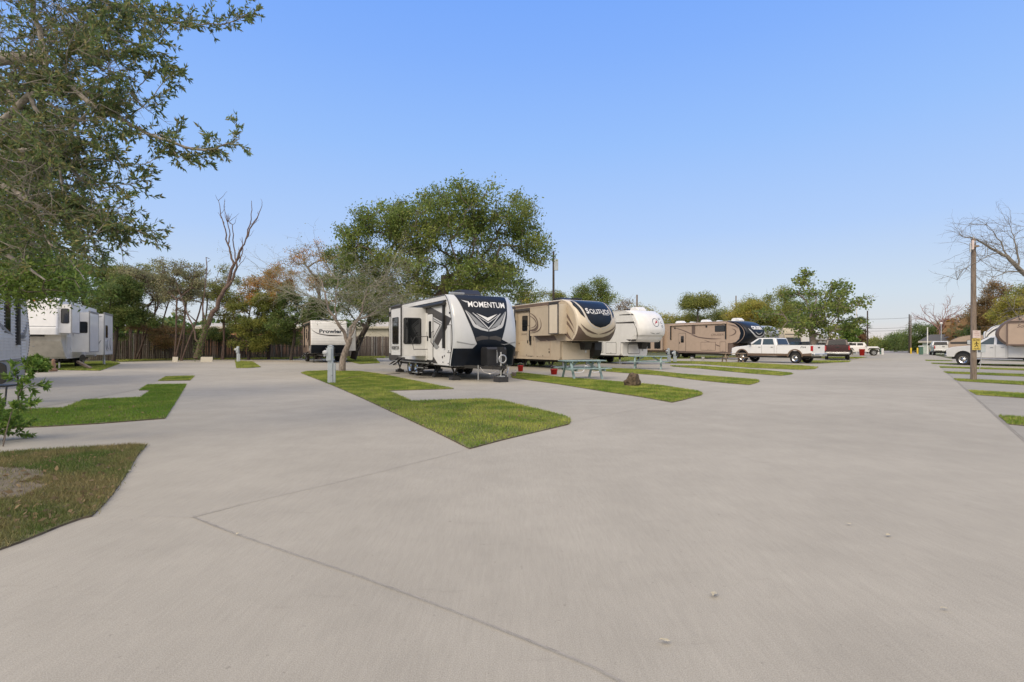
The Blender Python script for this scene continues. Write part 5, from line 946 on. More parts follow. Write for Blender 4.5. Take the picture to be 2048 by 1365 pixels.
# 10 rounded tan camper
s = RV('travel_trailer', 'small tan camper with a rounded front, parked beyond the silver pickup', 'travel trailer', 1894, 62, 200, 1, 2.3, 2.55, away=True)
s.cap('front_cap', [(.8,-.35),(1.1,-.08),(1.45,0),(1.8,-.12),(2.15,-.55),(2.4,-1.15),(2.55,-1.9)], .15, 'tan'); s.body([(-5.6,.8)]+s.fronte(.8,2.55)+[(-5.6,2.55)], 'tan', trim='tan'); s.roof(-5.4,-2.1); m = MB(); s.sd(m, [(-5.6,1.55),(-.3,1.55),(-.3,1.80),(-5.6,1.95)], 'charcoal', .01); s.sd(m, [(-5.6,1.0),(-.4,1.0),(-.4,.8),(-5.6,.8)], 'tandark', .01); m.build('side_graphic', s.root)
s.window(-2.3,1.75,1.0,.55,glass='lens'); s.wheels([-3.2],.34); s.chassis(-5.5,-.5,.8,.2)
# 11-13 far ones
s = fifth('pale grey fifth wheel with a script graphic, behind the white crew-cab pickup', 1532, 62, 560, -1, 2.5, 3.75, 9, capm='silver', bodym='white', Rr=.4); m = MB()
for pts in ([(-.9,2.4),(-.2,2.5),(.3,3.1),(.9,3.2)], [(-.9,2.9),(0,2.8),(.2,2.5),(.9,2.45)], [(-.6,2.2),(0,2.6),(.5,2.5),(1,2.9)]): s.decal(m, swoosh(pts, .07), 'greyv', .02)
m.build('nose_graphic', s.root)
s = RV('motorhome', 'beige box-shaped motorhome partly hidden behind the forked plane tree', 'motorhome', 1570, 66, 800, -1, 2.5, 3.6); s.cap('front_cap', [(.6,-.1),(1.0,0),(2.0,0),(3.0,-.08),(3.6,-.3)], .12, 'creamlite', n=4); s.body([(-8,.6)]+s.fronte(.6,3.6)+[(-8,3.6)], 'creamlite'); m = MB(); s.decal(m, [(-1.1,1.5),(1.1,1.5),(1.05,2.4),(-1.05,2.4)], 'glass', .01); m.build('windscreen', s.root); m = MB(); s.decal(m, [(-1.2,2.75),(1.2,2.75),(1.2,2.85),(-1.2,2.85)], 'charcoal', .012); m.build('side_graphic', s.root); s.wheels([-1.2,-5.8],.42); s.awning(-7,-1,[-1.2],3.3,m='white')
s = fifth('long off-white fifth wheel in the far row, left of the white off-roader', 1672, 84, 330, -1, 2.5, 3.6, 11, capm='white', bodym='creamlite', Rr=.5); m = MB(); s.sym(m, [(-.5,2.6),(-.35,2.6),(0,2.2),(0,2.0)], 'charcoal', .02); m.build('nose_graphic', s.root); s.window(-3.4,2.3,1.0,.8); s.window(-7.4,2.3,.6,.9); s.wheels([-7.5,-8.4],.38)
s = fifth('white fifth wheel glimpsed through the crown of the forked plane tree', 1640, 70, 450, -1, 2.5, 3.8, 9, capm='silver', bodym='white', Rr=.4); s.window(-3.4,2.3,1.0,.8)
# ================================================================ cars
def arch(cx, r, zc, x_from, x_to, n=10):
    """arc points over a wheel, from x_from side to x_to side"""
    a0 = math.pi if x_from < x_to else 0; pts = []
    for k in range(n+1):
        a = a0-(PI*k/n if a0 else -PI*k/n); pts.append((cx+r*math.cos(a), zc+r*math.sin(a)))
    return pts
def tprism(mb, poly, yf, m):
    n = len(poly); vs = [(x, -yf(z), z) for x, z in poly]+[(x, yf(z), z) for x, z in poly]
    mb.add(vs, [tuple(range(n)), tuple(range(n, 2*n))[::-1]]+[(i, (i+1) % n, n+(i+1) % n, n+i) for i in range(n)], m)
def pickup(label, pos, hd, paint, lower=None, wb=3.95, r=.41, rim='chrome', zs=1., group='parked vehicles', flares=None, fx4=None, plate=True, light_strip=False):
    h = Vector(hd).normalized(); root = thing('pickup_truck', label, 'pickup truck', pos, math.atan2(h.y, h.x), group); hw = 1.0; ra = r+.10; zb = .58; F_ = wb
    xb = 1.42    # rear wall of the cab
    b = MB(); rail = 1.40
    bed = [(-1.22, zb)]+[(-ra, zb)]+arch(0, ra, .50, -1, 1)[1:-1]+[(ra, zb), (xb, zb), (xb, rail), (-1.22, rail)]
    for sg in (-1, 1): b.prism(bed, sg*(hw-.10), sg*hw, paint)
    b.box(-1.20, xb, -hw+.1, hw-.1, .78, .86, 'black'); b.box(xb-.05, xb, -hw+.1, hw-.1, .86, rail, paint); b.box(-1.22, xb, -hw-.005, -hw+.10, rail, rail+.02, 'black'); b.box(-1.22, xb, hw-.10, hw+.005, rail, rail+.02, 'black')
    b.build('cargo_bed', root, bevel=.02); t = MB(); t.box(-1.27, -1.20, -hw+.1, hw-.1, .74, rail+.01, paint); t.box(-1.285, -1.27, -.14, .14, 1.16, 1.26, 'black'); t.build('tailgate', root, bevel=.015)
    c = MB(); poly = [(xb+.02, zb-.04), (F_-ra, zb-.04)]+arch(F_, ra, .50, -1, 1)[1:-1]+[(F_+ra, zb), (F_+.90, zb), (F_+.95, .95), (F_+.90, 1.16), (F_+.55, 1.27), (F_-.55, 1.38), (xb+.02, 1.42)]
    c.prism(poly, -hw, hw, paint); yf = lambda z: hw-.02-(z-1.40)*.26
    gh = [(xb+.02, 1.41), (F_-.42, 1.38), (F_-1.25, 1.93), (F_-1.50, 1.98), (xb+.35, 1.98), (xb+.18, 1.93)]; tprism(c, gh, yf, paint); c.build('body', root, bevel=.025)
    k = MB(); k.box(-1.1, F_+.7, -.75, .75, .42, .76, 'blackm'); k.box(-ra, ra, -.85, .85, .5, .95, 'black'); k.box(F_-ra, F_+ra, -.82, .82, .5, 1.0, 'black'); k.cyl((0,-.85,r),(0,.85,r),.07,'blackm'); k.cyl((F_,-.85,r),(F_,.85,r),.06,'blackm'); k.build('chassis', root)
    yw = lambda z: yf(z)+.006
    for nm, poly in (('door_window', [(F_-.80,1.44),(F_-1.42,1.90),(F_-1.62,1.90),(F_-1.62,1.44)]), ('door_window', [(F_-1.76,1.44),(F_-1.76,1.90),(F_-2.20,1.90),(F_-2.20,1.44)]) if xb > F_-2.9 else ('door_window', [(F_-1.76,1.44),(F_-1.76,1.90),(xb+.40,1.90),(xb+.22,1.44)])):
        for sg in (-1, 1):
            g = MB(); n = len(poly); g.add([(x, sg*yw(z), z) for x, z in poly]+[(x, sg*(yw(z)-.02), z) for x, z in poly], [tuple(range(n)), tuple(range(n, 2*n))]+[(i, (i+1) % n, n+(i+1) % n, n+i) for i in range(n)], 'glassl'); g.build(nm, root)
    g = MB(); g.add([(F_-.46, -.82, 1.42), (F_-.46, .82, 1.42), (F_-1.24, .70, 1.935), (F_-1.24, -.70, 1.935)], [(0,1,2,3)], 'glassl'); 
    for v in range(4): x, y, z = g.v[v]; g.v[v] = (x+.03, y, z+.02)
    g.build('windscreen', root); g = MB(); g.add([(xb+.01, -.78, 1.46), (xb+.01, .78, 1.46), (xb+.165, .70, 1.90), (xb+.165, -.70, 1.90)], [(0,1,2,3)], 'glass')
    for v in range(4): x, y, z = g.v[v]; g.v[v] = (x-.012, y, z)
    g.build('rear_window', root)
    for x in (F_-1.69, F_-2.72 if xb < F_-2.8 else xb+.1):
        for sg in (-1, 1):
            d = MB(); d.box(x-.006, x+.006, min(sg*(hw-.01), sg*(hw+.003)), max(sg*(hw-.01), sg*(hw+.003)), zb, 1.40, 'black'); d.box(x+.10, x+.26, min(sg*hw, sg*(hw+.03)), max(sg*hw, sg*(hw+.03)), 1.22, 1.255, 'black' if paint != 'trucks' else 'chrome'); d.build('door_handle', root)
    for sg in (-1, 1):
        m = MB(); m.box(F_-.82, F_-.70, min(sg*(hw+.05), sg*(hw+.28)), max(sg*(hw+.05), sg*(hw+.28)), 1.40, 1.66, 'black'); m.beam((F_-.76, sg*(hw-.1), 1.42), (F_-.76, sg*(hw+.10), 1.48), .05, .04, 'black'); m.build('wing_mirror', root, bevel=.02)
        m = MB(); m.box(-1.29, -1.14, min(sg*(hw-.11), sg*(hw+.006)), max(sg*(hw-.11), sg*(hw+.006)), .96, 1.34, 'redl'); m.build('tail_light', root, bevel=.01)
        m = MB(); m.box(F_+.84, F_+.955, min(sg*(hw-.42), sg*(hw-.02)), max(sg*(hw-.42), sg*(hw-.02)), .92, 1.14, 'lens'); m.build('headlight', root, bevel=.02)
        if lower:
            m = MB()
            for pl in ([(-1.22, zb), (-ra, zb), (-ra-.03, .74), (-1.22, .80)], [(ra, zb), (F_-ra, zb-.04), (F_-ra-.03, .74), (ra+.03, .74)]): m.prism([(x, z) for x, z in pl], sg*(hw-.01), sg*(hw+.012), lower)
            for cx in (0, F_):
                o1 = arch(cx, ra+.09, .50, -1, 1, 12); i1 = arch(cx, ra-.01, .50, -1, 1, 12); m.prism(o1+i1[::-1], sg*(hw-.01), sg*(hw+.03), flares or lower)
            m.build('lower_panel', root)
        for x in (0, F_): wheel(root, x, sg*(hw-.13), r, .27, rim, 8, sg)
    m = MB(); m.box(F_+.90, F_+1.05, -hw+.02, hw-.02, .55, .78, 'chrome'); m.build('front_bumper', root, bevel=.03); m = MB(); m.box(-1.42, -1.22, -hw+.02, hw-.02, .56, .76, 'chrome'); m.build('rear_bumper', root, bevel=.03)
    m = MB(); m.box(F_+.90, F_+.965, -.5, .5, .84, 1.14, 'chrome'); m.box(F_+.93, F_+.972, -.45, .45, .88, 1.10, 'black'); m.build('grille', root)
    m = MB(); m.box(-1.435, -1.42, -.16, .16, .60, .72, 'lens'); m.build('number_plate', root)
    if fx4:
        m = MB(); v, f = text_geo(fx4, .13, shear=.3, bold=.02, width=.42); m.add([(-.40-p[0], hw+.004, 1.17+p[1]) for p in v], f, 'charcoal'); m.build('lettering', root)
    m = MB()
    for sg in (-1, 1): m.tube([(ra+.2, sg*(hw-.02), .46), (F_-ra-.2, sg*(hw-.02), .46)], .045, 'chrome' if paint == 'trucks' else 'black', 8); m.box(ra+.5, ra+.6, min(sg*.6, sg*(hw-.02)), max(sg*.6, sg*(hw-.02)), .44, .50, 'black'); m.box(F_-ra-.7, F_-ra-.6, min(sg*.6, sg*(hw-.02)), max(sg*.6, sg*(hw-.02)), .44, .50, 'black')
    m.build('side_step', root); return root
def hdv(vp): return Vector((vp-CX, F, 0)).normalized()
def byrear(px, Z, vp, hw=1.0, sgn=-1):
    h = hdv(vp); right = Vector((h.y, -h.x, 0)); return GZ(px, Z)-right*hw*sgn, h
p, h = byrear(1590, 40.0, 300); pickup('white crew-cab pickup with a tan lower body parked nose-in on the grass', p, h, 'truckw', 'trucktan', fx4='FX4', wb=4.35)
p, h = byrear(1650, 51, 1660); pickup('dark red pickup seen from behind, beside the white crew-cab pickup', p, h, 'truckr', r=.42)
h = hdv(345); right = Vector((h.y, -h.x, 0)); p = GZ(1927, 36.3)+right*.9-h*3.75; pickup('silver crew-cab pickup with chrome wheels behind the signposted wooden pole', p, h, 'trucks', wb=3.75, r=.40)
p, h = byrear(1866, 74, 1700); pickup('white work pickup with a dark tail, beside the rounded tan camper', p, h, 'truckw', r=.40)
def offroader(label, pos, hd, paint='truckw', name='off_road_car', group='parked vehicles', tint='glass', lid='black', k=1.):
    h = Vector(hd).normalized(); root = thing(name, label, 'car', pos, math.atan2(h.y, h.x), group); hw = .90; wb = 2.95; r = .42; ra = .52
    b = MB(); b.prism([(-.75,.55),(-ra,.55)]+arch(0,ra,.50,-1,1)[1:-1]+[(ra,.50),(wb-ra,.50)]+arch(wb,ra,.50,-1,1)[1:-1]+[(wb+ra,.62),(wb+.60,.62),(wb+.62,1.12),(wb-.75,1.20),(-.78,1.22)], -hw+.08, hw-.08, paint)
    b.box(wb-.75, wb+.5, -.6, .6, 1.1, 1.24, paint); yf = lambda z: hw-.10-(z-1.2)*.12; tprism(b, [(-.78,1.2),(wb-.72,1.2),(wb-1.05,1.80),(-.70,1.84)], yf, paint); b.build('body', root, bevel=.02)
    for sg in (-1, 1):
        for cx in (0, wb): f = MB(); f.prism([(cx-.66,.80),(cx-.52,1.05),(cx+.5,1.05),(cx+.68,.75),(cx+.60,.75),(cx+.42,.97),(cx-.44,.97),(cx-.58,.80)], sg*(hw-.10), sg*(hw+.05), 'black' if name == 'off_road_car' else paint); f.build('wheel_flare', root)
        for x0, x1 in ((-.62,.05),(.18,.92),(1.05,1.78)):
            g = MB(); y = sg*(yf(1.5)+.012); g.prism([(x0,1.27),(x1,1.27),(x1-(.10 if x1 > 1.7 else 0),1.72),(x0,1.72)], y-sg*.03, y, tint); g.build('side_window', root)
        for x in (0, wb): wheel(root, x, sg*(hw-.10), r, .27, 'greyv', 5, sg)
        m = MB(); m.lathe((wb+.62, sg*.55, .98), [(0,.03),(.09,.03),(.10,0)], 'lens', 'x', 14); m.build('headlight', root); m = MB(); m.box(wb-.95, wb-.85, min(sg*hw, sg*(hw+.2)), max(sg*hw, sg*(hw+.2)), 1.22, 1.40, 'black'); m.build('wing_mirror', root); m = MB(); m.box(-.80,-.76,min(sg*.62,sg*.78),max(sg*.62,sg*.78),.9,1.1,'redl'); m.build('tail_light', root)
    g = MB(); g.add([(wb-.71+.012,-.74,1.24),(wb-.71+.012,.74,1.24),(wb-1.02,.70,1.77),(wb-1.02,-.70,1.77)], [(0,1,2,3)], 'glassl'); g.build('windscreen', root)
    m = MB(); m.box(wb+.62, wb+.82, -.8, .8, .52, .70, 'black'); m.build('front_bumper', root); m = MB(); m.box(wb+.60, wb+.635, -.42, .42, .78, 1.08, 'black'); m.build('grille', root); m = MB(); m.box(-.6, wb+.5, -.6, .6, .45, .75, 'blackm'); m.build('chassis', root)
    m = MB(); m.lathe((-.90,0,1.0),[(0,-.1),(.36,-.1),(.40,-.06),(.40,.06),(.36,.1),(0,.1)],'rubber','x',20); m.build('spare_wheel', root); return root
offroader('white four-door off-roader with black flares facing right, far down the row', GZ(1696, 74), (.86,-.5,0))
offroader('dark blue boxy car behind the bed of the white crew-cab pickup', GZ(1616, 60)+Vector((0,0,0)), (-.95,-.3,0), 'truckblue', name='parked_car', tint='glassl')
# ================================================================ fence, buildings, poles
def fence(label, A, B, h=2.5, w=.15):
    A = Vector(A); B = Vector(B); d = (B-A); L_ = d.length; root = thing('wooden_fence', label, 'fence', A, math.atan2(d.y, d.x)); n = int(L_/w); V = []; Fq = []; C = []
    for i in range(n):
        x = i*w; hh = h+rng.normal()*.025; y = rng.normal()*.008; k = len(V); t = .012; ww = w-.012; lean = rng.normal()*.006
        V += [(x+a+lean*zz, y+b, zz) for zz in (.03, hh) for a, b in ((0,-t),(ww,-t),(ww,t),(0,t))]; Fq += [(k,k+1,k+5,k+4),(k+1,k+2,k+6,k+5),(k+2,k+3,k+7,k+6),(k+3,k,k+4,k+7),(k+4,k+5,k+6,k+7)]
        c = np.array((.105,.082,.068))*(.55+.75*rng.random()); c = c*(1-.3*rng.random()) if rng.random() < .2 else c
        if rng.random() < .06: c = np.array((.16,.15,.14))
        C += [c]*8
    if 'FENCEM' not in MATS:
        m = bpy.data.materials.new('fence_boards'); m.use_nodes = True; nt = m.node_tree; b = nt.nodes['Principled BSDF']; b.inputs['Roughness'].default_value = .9; a = nt.nodes.new('ShaderNodeAttribute'); a.attribute_name = 'Col'; tc = nt.nodes.new('ShaderNodeTexCoord'); mp = nt.nodes.new('ShaderNodeMapping'); mp.inputs['Scale'].default_value = (9,9,.8); nz = nt.nodes.new('ShaderNodeTexNoise'); nz.inputs['Scale'].default_value = 2; nz.inputs['Detail'].default_value = 8
        nt.links.new(tc.outputs['Object'], mp.inputs[0]); nt.links.new(mp.outputs[0], nz.inputs['Vector']); r = nt.nodes.new('ShaderNodeValToRGB'); r.color_ramp.elements[0].position = .3; r.color_ramp.elements[0].color = (.5,.5,.5,1); r.color_ramp.elements[1].position = .7; r.color_ramp.elements[1].color = (1.3,1.3,1.3,1); nt.links.new(nz.outputs['Fac'], r.inputs[0]); mx = nt.nodes.new('ShaderNodeMixRGB'); mx.blend_type = 'MULTIPLY'; mx.inputs[0].default_value = 1; nt.links.new(a.outputs['Color'], mx.inputs[1]); nt.links.new(r.outputs[0], mx.inputs[2]); nt.links.new(mx.outputs[0], b.inputs['Base Color']); MATS['FENCEM'] = m
    mesh_np('boards', np.array(V), np.array(Fq), [MATS['FENCEM']], np.array(C), parent=root)
    r = MB(); 
    for z in (.4, 1.25, 2.1): r.box(0, L_, .02, .06, z-.05, z+.05, 'wood')
    r.build('rail', root); q = MB(); x = 0
    while x < L_: q.box(x-.05, x+.05, .06, .16, 0, h-.05, 'wood'); x += 2.4
    q.build('posts', root)
A0, A1, A2 = GZ(150, 47), GZ(785, 66), GZ(-330, 43)
fence('long weathered brown board fence closing the back of the yard', A0, A1); fence('weathered board fence continuing behind the white fifth wheel at the left', A2, A0)
A3 = GZ(1180, 76); fence('board fence stretch hidden mostly behind the lettered caravans', A1, A3)
def house(label, px0, px1, Z, h, wallm, roofm, rh, name='house', depth=8, win=(), Z2=None):
    a, b = GZ(px0, Z), GZ(px1, Z2 or Z); L_ = (b-a).length; root = thing(name, label, 'building', a, math.atan2((b-a).y, (b-a).x)); m = MB(); m.prism([(0,0),(0,h),(depth/2,h+rh),(depth,h),(depth,0)], 0, L_, wallm, 'yz'); m.build('wall', root)
    r = MB()
    for sg in (0, 1):
        y0, y1 = ((-.5, depth/2) if not sg else (depth+.5, depth/2)); z0 = h-.5*rh/(depth/2); z1 = h+rh; r.add([(-.4,y0,z0),(L_+.4,y0,z0),(L_+.4,y1,z1),(-.4,y1,z1),(-.4,y0,z0+.14),(L_+.4,y0,z0+.14),(L_+.4,y1,z1+.14),(-.4,y1,z1+.14)], [(0,1,2,3),(4,5,6,7),(0,1,5,4),(1,2,6,5),(3,0,4,7)], roofm)
    r.build('roof', root); e = MB(); e.box(-.4, L_+.4, -.56, -.46, h-.30, h-.02, 'pale'); e.build('fascia', root)
    for (x, z, w, hh) in win:
        q = MB(); q.box(x-w/2-.06, x+w/2+.06, -.05, .02, z-hh/2-.06, z+hh/2+.06, 'white'); o = q.build('window', root); q = MB(); q.box(x-w/2, x+w/2, -.07, -.03, z-hh/2, z+hh/2, 'glass'); q.build('pane', o)
house('low pale green house with a grey shingled roof at the far end of the yard', 1845, 1935, 92, 2.2, 'mint', 'shingle', 1.0, depth=6, Z2=86, win=[(2,1.3,1.2,1),(6,1.3,1.2,1)])
house('orange brick building glimpsed through the trees beyond the fence', 395, 600, 82, 4.3, 'brick', 'pale', .6, name='brick_building', win=[(3,2.8,1.4,1.2),(8,2.8,1.4,1.2)])
house('pale building behind the fence, between the small trailer and the dark-fronted trailer', 705, 800, 84, 4.4, 'pale', 'pale', .8, name='pale_building')
def pole(label, px, Z, top, r=.14, m='pole', name='utility_pole', lean=0, cat='utility pole', group='wooden utility poles'):
    root = thing(name, label, cat, GZ(px, Z), 0, group); t = AT(px+lean, top, Z)-root.location; mb = MB(); mb.tube([(0,0,0), t*.35, t*.7, t], [r*1.12, r, r*.9, r*.8], m, 14); mb.build('shaft', root); return root, t
p, t = pole('tall wooden utility pole carrying a white and a yellow sign near the right edge', 1947, 20.3, 478, .092)
D_ = MB(); D_.beam(t+Vector((-.05,-.12,-.12)), t+Vector((-.28,-.2,-.45)), .04, .04, 'galv'); D_.cyl(t+Vector((-.3,-.2,-.2)), t+Vector((-.3,-.2,-.55)), .03, 'galv', 10); D_.cyl(t+Vector((-.2,-.2,-.1)), t+Vector((-.2,-.2,-.45)), .04, 'signp', 10); D_.box(t.x-.16, t.x+.05, -.2, -.1, t.z-.35, t.z-.28, 'wood'); D_.build('bracket', p)
D_ = MB(); D_.cyl((0,0,t.z), (0,0,t.z+.12), .02, 'galv'); D_.build('pin', p)
def board(root, cx, cz, w, h, m, y=-.18):
    b = MB(); b.box(cx-w/2, cx+w/2, y-.008, y, cz-h/2, cz+h/2, m); return b
zz = lambda py: EYE-(py-HY)*20.3/F
sg = thing('faded_sign', 'faded pinkish white notice board at the top of the signposted pole', 'sign', p.location+Vector((-.03,-.165,zz(669)))); b = MB(); b.box(-.15,.15,-.01,0,-.145,.145,'signp'); b.build('panel', sg); b = MB()
for k, (t_, h_) in enumerate((('NO', .045), ('PARKING', .032), ('ANY TIME', .028), ('', 0))):
    if t_: v, f = text_geo(t_, h_, bold=.01); x1 = max(q_[0] for q_ in v); b.add([(q_[0]-x1/2, -.0135, .075-k*.07+q_[1]) for q_ in v], f, mat('faded_red_ink', (.42,.24,.22), .6))
b.build('lettering', sg)
sg = thing('warning_sign', 'yellow pedestrian warning sign under the faded notice on the same pole', 'sign', p.location+Vector((-.04,-.165,zz(689)))); b = MB(); b.box(-.16,.16,-.012,0,-.22,.22,'signy'); b.build('panel', sg); b = MB(); v, f = text_geo('SLOW', .065, bold=.02); x1 = max(q_[0] for q_ in v); b.add([(q_[0]-x1/2, -.016, .13+q_[1]) for q_ in v], f, 'black')
v, f = text_geo('CHILDREN', .035, bold=.01); x1 = max(q_[0] for q_ in v); b.add([(q_[0]-x1/2, -.016, -.19+q_[1]) for q_ in v], f, 'black'); b.build('lettering', sg)
b = MB(); b.lathe((0,-.016,.085),[(0,-.004),(.02,-.004),(.021,.003)],'black','y',12)
for a_, c_, w_ in (((0,.065),(-.01,-.03),.042),((-.01,-.03),(-.05,-.09),.022),((-.05,-.09),(-.09,-.10),.018),((0,-.03),(.05,-.07),.022),((.05,-.07),(.055,-.13),.018),((0,.05),(-.06,.03),.016),((-.06,.03),(-.075,-.01),.014),((0,.05),(.055,.01),.016),((.055,.01),(.09,.03),.014)): b.beam((a_[0],-.016,a_[1]),(c_[0],-.016,c_[1]),.004,w_,'black')
b.build('walking_figure', sg)
mbx = thing('meter_box', 'small grey electrical box on the right side of the signposted pole', 'electrical box', p.location+Vector((.27,-.05,zz(698)))); b = MB(); b.box(-.09,.09,-.08,.08,-.14,.14,'post'); b.build('case', mbx, bevel=.01); b = MB(); b.box(-.1,.1,-.09,.09,.14,.155,'post'); b.tube([(-.02,0,-.14),(-.02,0,-.5),(-.10,0,-.9)],.014,'galv'); b.build('conduit', mbx)
p2, t2 = pole('thin dark pole with a small box near its top, rising behind the cream fifth wheel', 1107, 48, 503, .11, 'barkd'); b = MB(); b.box(.05,.42,-.18,.05,t2.z-1.75,t2.z-.75,'post'); b.build('transformer_box', p2)
p3, _ = pole('short wooden pole behind the white fifth wheel with the compass badge', 1274, 85, 590, .16); p4, _ = pole('thin pole above the tan fifth wheel roof', 1472, 85, 592, .11)
p5, _ = pole('dark pole standing right of the palm', 1735, 92, 622, .12, 'barkd'); p6, _ = pole('shorter dark pole directly left of the pole by the palm', 1731, 120, 658, .16, 'barkd')
p7, _ = pole('left, darker pole of the far double pole at the end of the road', 1818.5, 96, 629, .11, 'barkd'); p8, _ = pole('right, paler pole of the far double pole at the end of the road', 1821.8, 97, 631, .10)
b = MB(); b.beam((.3,-.1,6.2),(1.1,-.3,6.35),.05,.05,'galv'); b.box(.7,1.5,-.4,-.2,6.3,6.42,'white'); b.build('lamp_arm', p8)
p9, _ = pole('thin grey lamp pole beside the bare pinkish tree', 1882.5, 80, 648, .08, 'galv', name='lamp_pole'); b = MB(); b.lathe((0,0,_.z),[(0,.25),(.16,.2),(.2,0),(.1,-.12)],'white'); b.build('lamp_head', p9)
p10, _ = pole('white vent pipe-like pole rising by the shingled house roof', 1855, 88, 655, .09, 'white', name='metal_pole'); p11, _ = pole('tall thin white pole in front of the palm', 1713, 84, 600, .09, 'white', name='metal_pole')
for i, px in enumerate((1822, 1835)):
    o = thing('bollard', ('left' if i == 0 else 'right')+' one of the two yellow bollards at the end of the road', 'bollard', GZ(px, 88), 0, 'yellow bollards'); b = MB(); b.tube([(0,0,0),(0,0,.95),(0,0,1.02)],[.12,.12,.04],'yellow',14); b.build('post', o)
for i, (px, Z, m, h_, lab) in enumerate(((1765, 80, 'white', .95, 'white post at the far left edge of the road'), (1762, 84, 'greenm', .9, 'green post beside the white road-end post'), (1756, 86, 'white', .6, 'small white cap post by the far bushes'))):
    o = thing('marker_post', lab, 'post', GZ(px, Z), 0, 'roadside marker posts'); b = MB(); b.box(-.12,.12,-.12,.12,0,h_,m); b.build('post', o, bevel=.02)
o = thing('transformer_cabinet', 'green utility cabinet with a white cap beside the house', 'utility box', GZ(1842, 80)); b = MB(); b.box(-.2,.2,-.2,.2,0,1.2,'greenm'); b.box(-.24,.24,-.24,.24,1.2,1.35,'white'); b.build('case', o, bevel=.03)
# wires
def wire(label, a, b_, sag=.6, r=.018):
    pts = [a.lerp(b_, k/20)-Vector((0,0,sag*4*(k/20)*(1-k/20))) for k in range(21)]; mb = MB(); mb.tube(pts, r, 'black', 4); tag(mb.build('power_line'), label, 'power line', 'overhead power lines')
wire('power line crossing low behind the fence trees', AT(150,592,58), AT(760,603,62), .3, .022); 
for k, y in enumerate((636,655,660)): wire('upper, middle, lower'.split(', ')[k]+' of the three far power lines left of the double pole', AT(1600,y-6,100), AT(1818,y,96), .5, .03)
# ================================================================ hookups, tables, small things
def hookup(label, pos, h=1.12, rz=0, m='post'):
    o = thing('hookup_post', label, 'hookup post', pos, rz, 'utility hookup posts'); b = MB(); b.box(-.09,.09,-.06,.06,0,h,m); b.prism([(-.10,h),(-.10,h+.02),(0,h+.06),(.10,h+.02),(.10,h)], -.07, .07, m); b.build('post', o, bevel=.01)
    b = MB(); b.box(-.11,.06,-.13,-.06,h*.62,h-.06,m); b.build('socket_box', o, bevel=.008); b = MB(); b.lathe((-.15,-.10,h*.84),[(0,-.08),(.075,-.08),(.085,-.02),(.085,.06)],'lens','y',16); b.cyl((-.2,-.1,h*.74),(-.11,-.1,h*.78),.03,'galv',10); b.build('meter', o); b = MB(); b.box(.10,.17,-.03,.04,0,h*.55,m); b.build('side_post', o); return o
hookup('grey-white hookup post with a round meter on the first lawn, beside the pale bare tree', G(661,767.5), 1.32)
hookup('small white hookup post on the lawn square in front of the fence', GZ(476,44), 1.25); hookup('pale hookup post between the white fifth wheel and the tan one', GZ(1337,42), 1.1); hookup('second pale hookup post just right of the picnic table by the tan fifth wheel', GZ(1349,43), .9)
b = MB(); b.tube([(0,0,0),(0,0,1.25)],.07,'white',12); o = b.build('drain_pipe'); o.location = GZ(208,36.5); tag(o,'upright white pipe at the rear of the older white fifth wheel','pipe')
def picnic(label, pos, rz, m='teal', L_=2.1):
    o = thing('picnic_table', label, 'picnic table', pos, rz, 'picnic tables'); b = MB()
    for k in range(5): b.box(-L_/2, L_/2, -.36+k*.145, -.36+k*.145+.135, .72, .76, m)
    b.build('tabletop', o)
    for sg in (-1, 1): b = MB(); [b.box(-L_/2, L_/2, sg*.70-.13+k*.135, sg*.70-.13+k*.135+.125, .42, .46, m) for k in range(2)]; b.build('bench', o)
    for x in (-L_*.33, L_*.33):
        for sg in (-1, 1): b = MB(); b.beam((x, sg*.22, .72), (x, sg*.62, 0), .09, .045, m); b.build('leg', o)
        b = MB(); b.beam((x+.045, -.80, .39), (x+.045, .80, .39), .045, .10, m); b.beam((x+.045,-.34,.69),(x+.045,.34,.69),.045,.07,m); b.beam((x, 0, .42), (x*.35, 0, .70), .05, .08, m); b.build('frame', o)
    return o
picnic('blue-green picnic table in front of the cream fifth wheel', GZ(1164, 21.6), math.radians(17), 'teal', 1.85); picnic('blue-green picnic table in front of the white fifth wheel with the compass badge', GZ(1296, 30.5), math.radians(-17), 'teal', 2.2); picnic('bare wooden picnic table at the nose of the white crew-cab pickup', GZ(1465, 42), math.radians(-6), 'wood', 1.9)
def bucket(label, pos, m='red', r=.15, h=.32, g='buckets under the caravans'):
    o = thing('bucket', label, 'bucket', pos, 0, g); b = MB(); b.lathe((0,0,0),[(0,.01),(r*.8,.01),(r,h),(r*1.06,h),(r*1.04,h-.03),(r*.94,h-.02),(r*.75,.04),(0,.04)],m); b.build('pail', o); b = MB(); b.tube([(r*math.cos(a),0,h+.0+r*.9*math.sin(a)) for a in [PI*k/10 for k in range(11)]],.006,'galv',5); b.build('handle', o)
bucket('red bucket below the rear of the cream fifth wheel, left of the picnic table', GZ(1041,27.5)); bucket('red bucket touching the left bench of the nearer blue-green picnic table', GZ(1108,24.6), r=.17, h=.26); bucket('small white bucket on the grass beside the trailer hitch', GZ(1028,22.6), 'signp', .10, .22); bucket('red bucket by the front wheel of the white off-roader', GZ(1724,72), r=.35, h=.9)
bucket('small white bucket under the tan fifth wheel door', GZ(1384,47), 'white', .13, .3); bucket('second white bucket under the tan fifth wheel, nearer the pickup', GZ(1406,47.5), 'white', .13, .32)
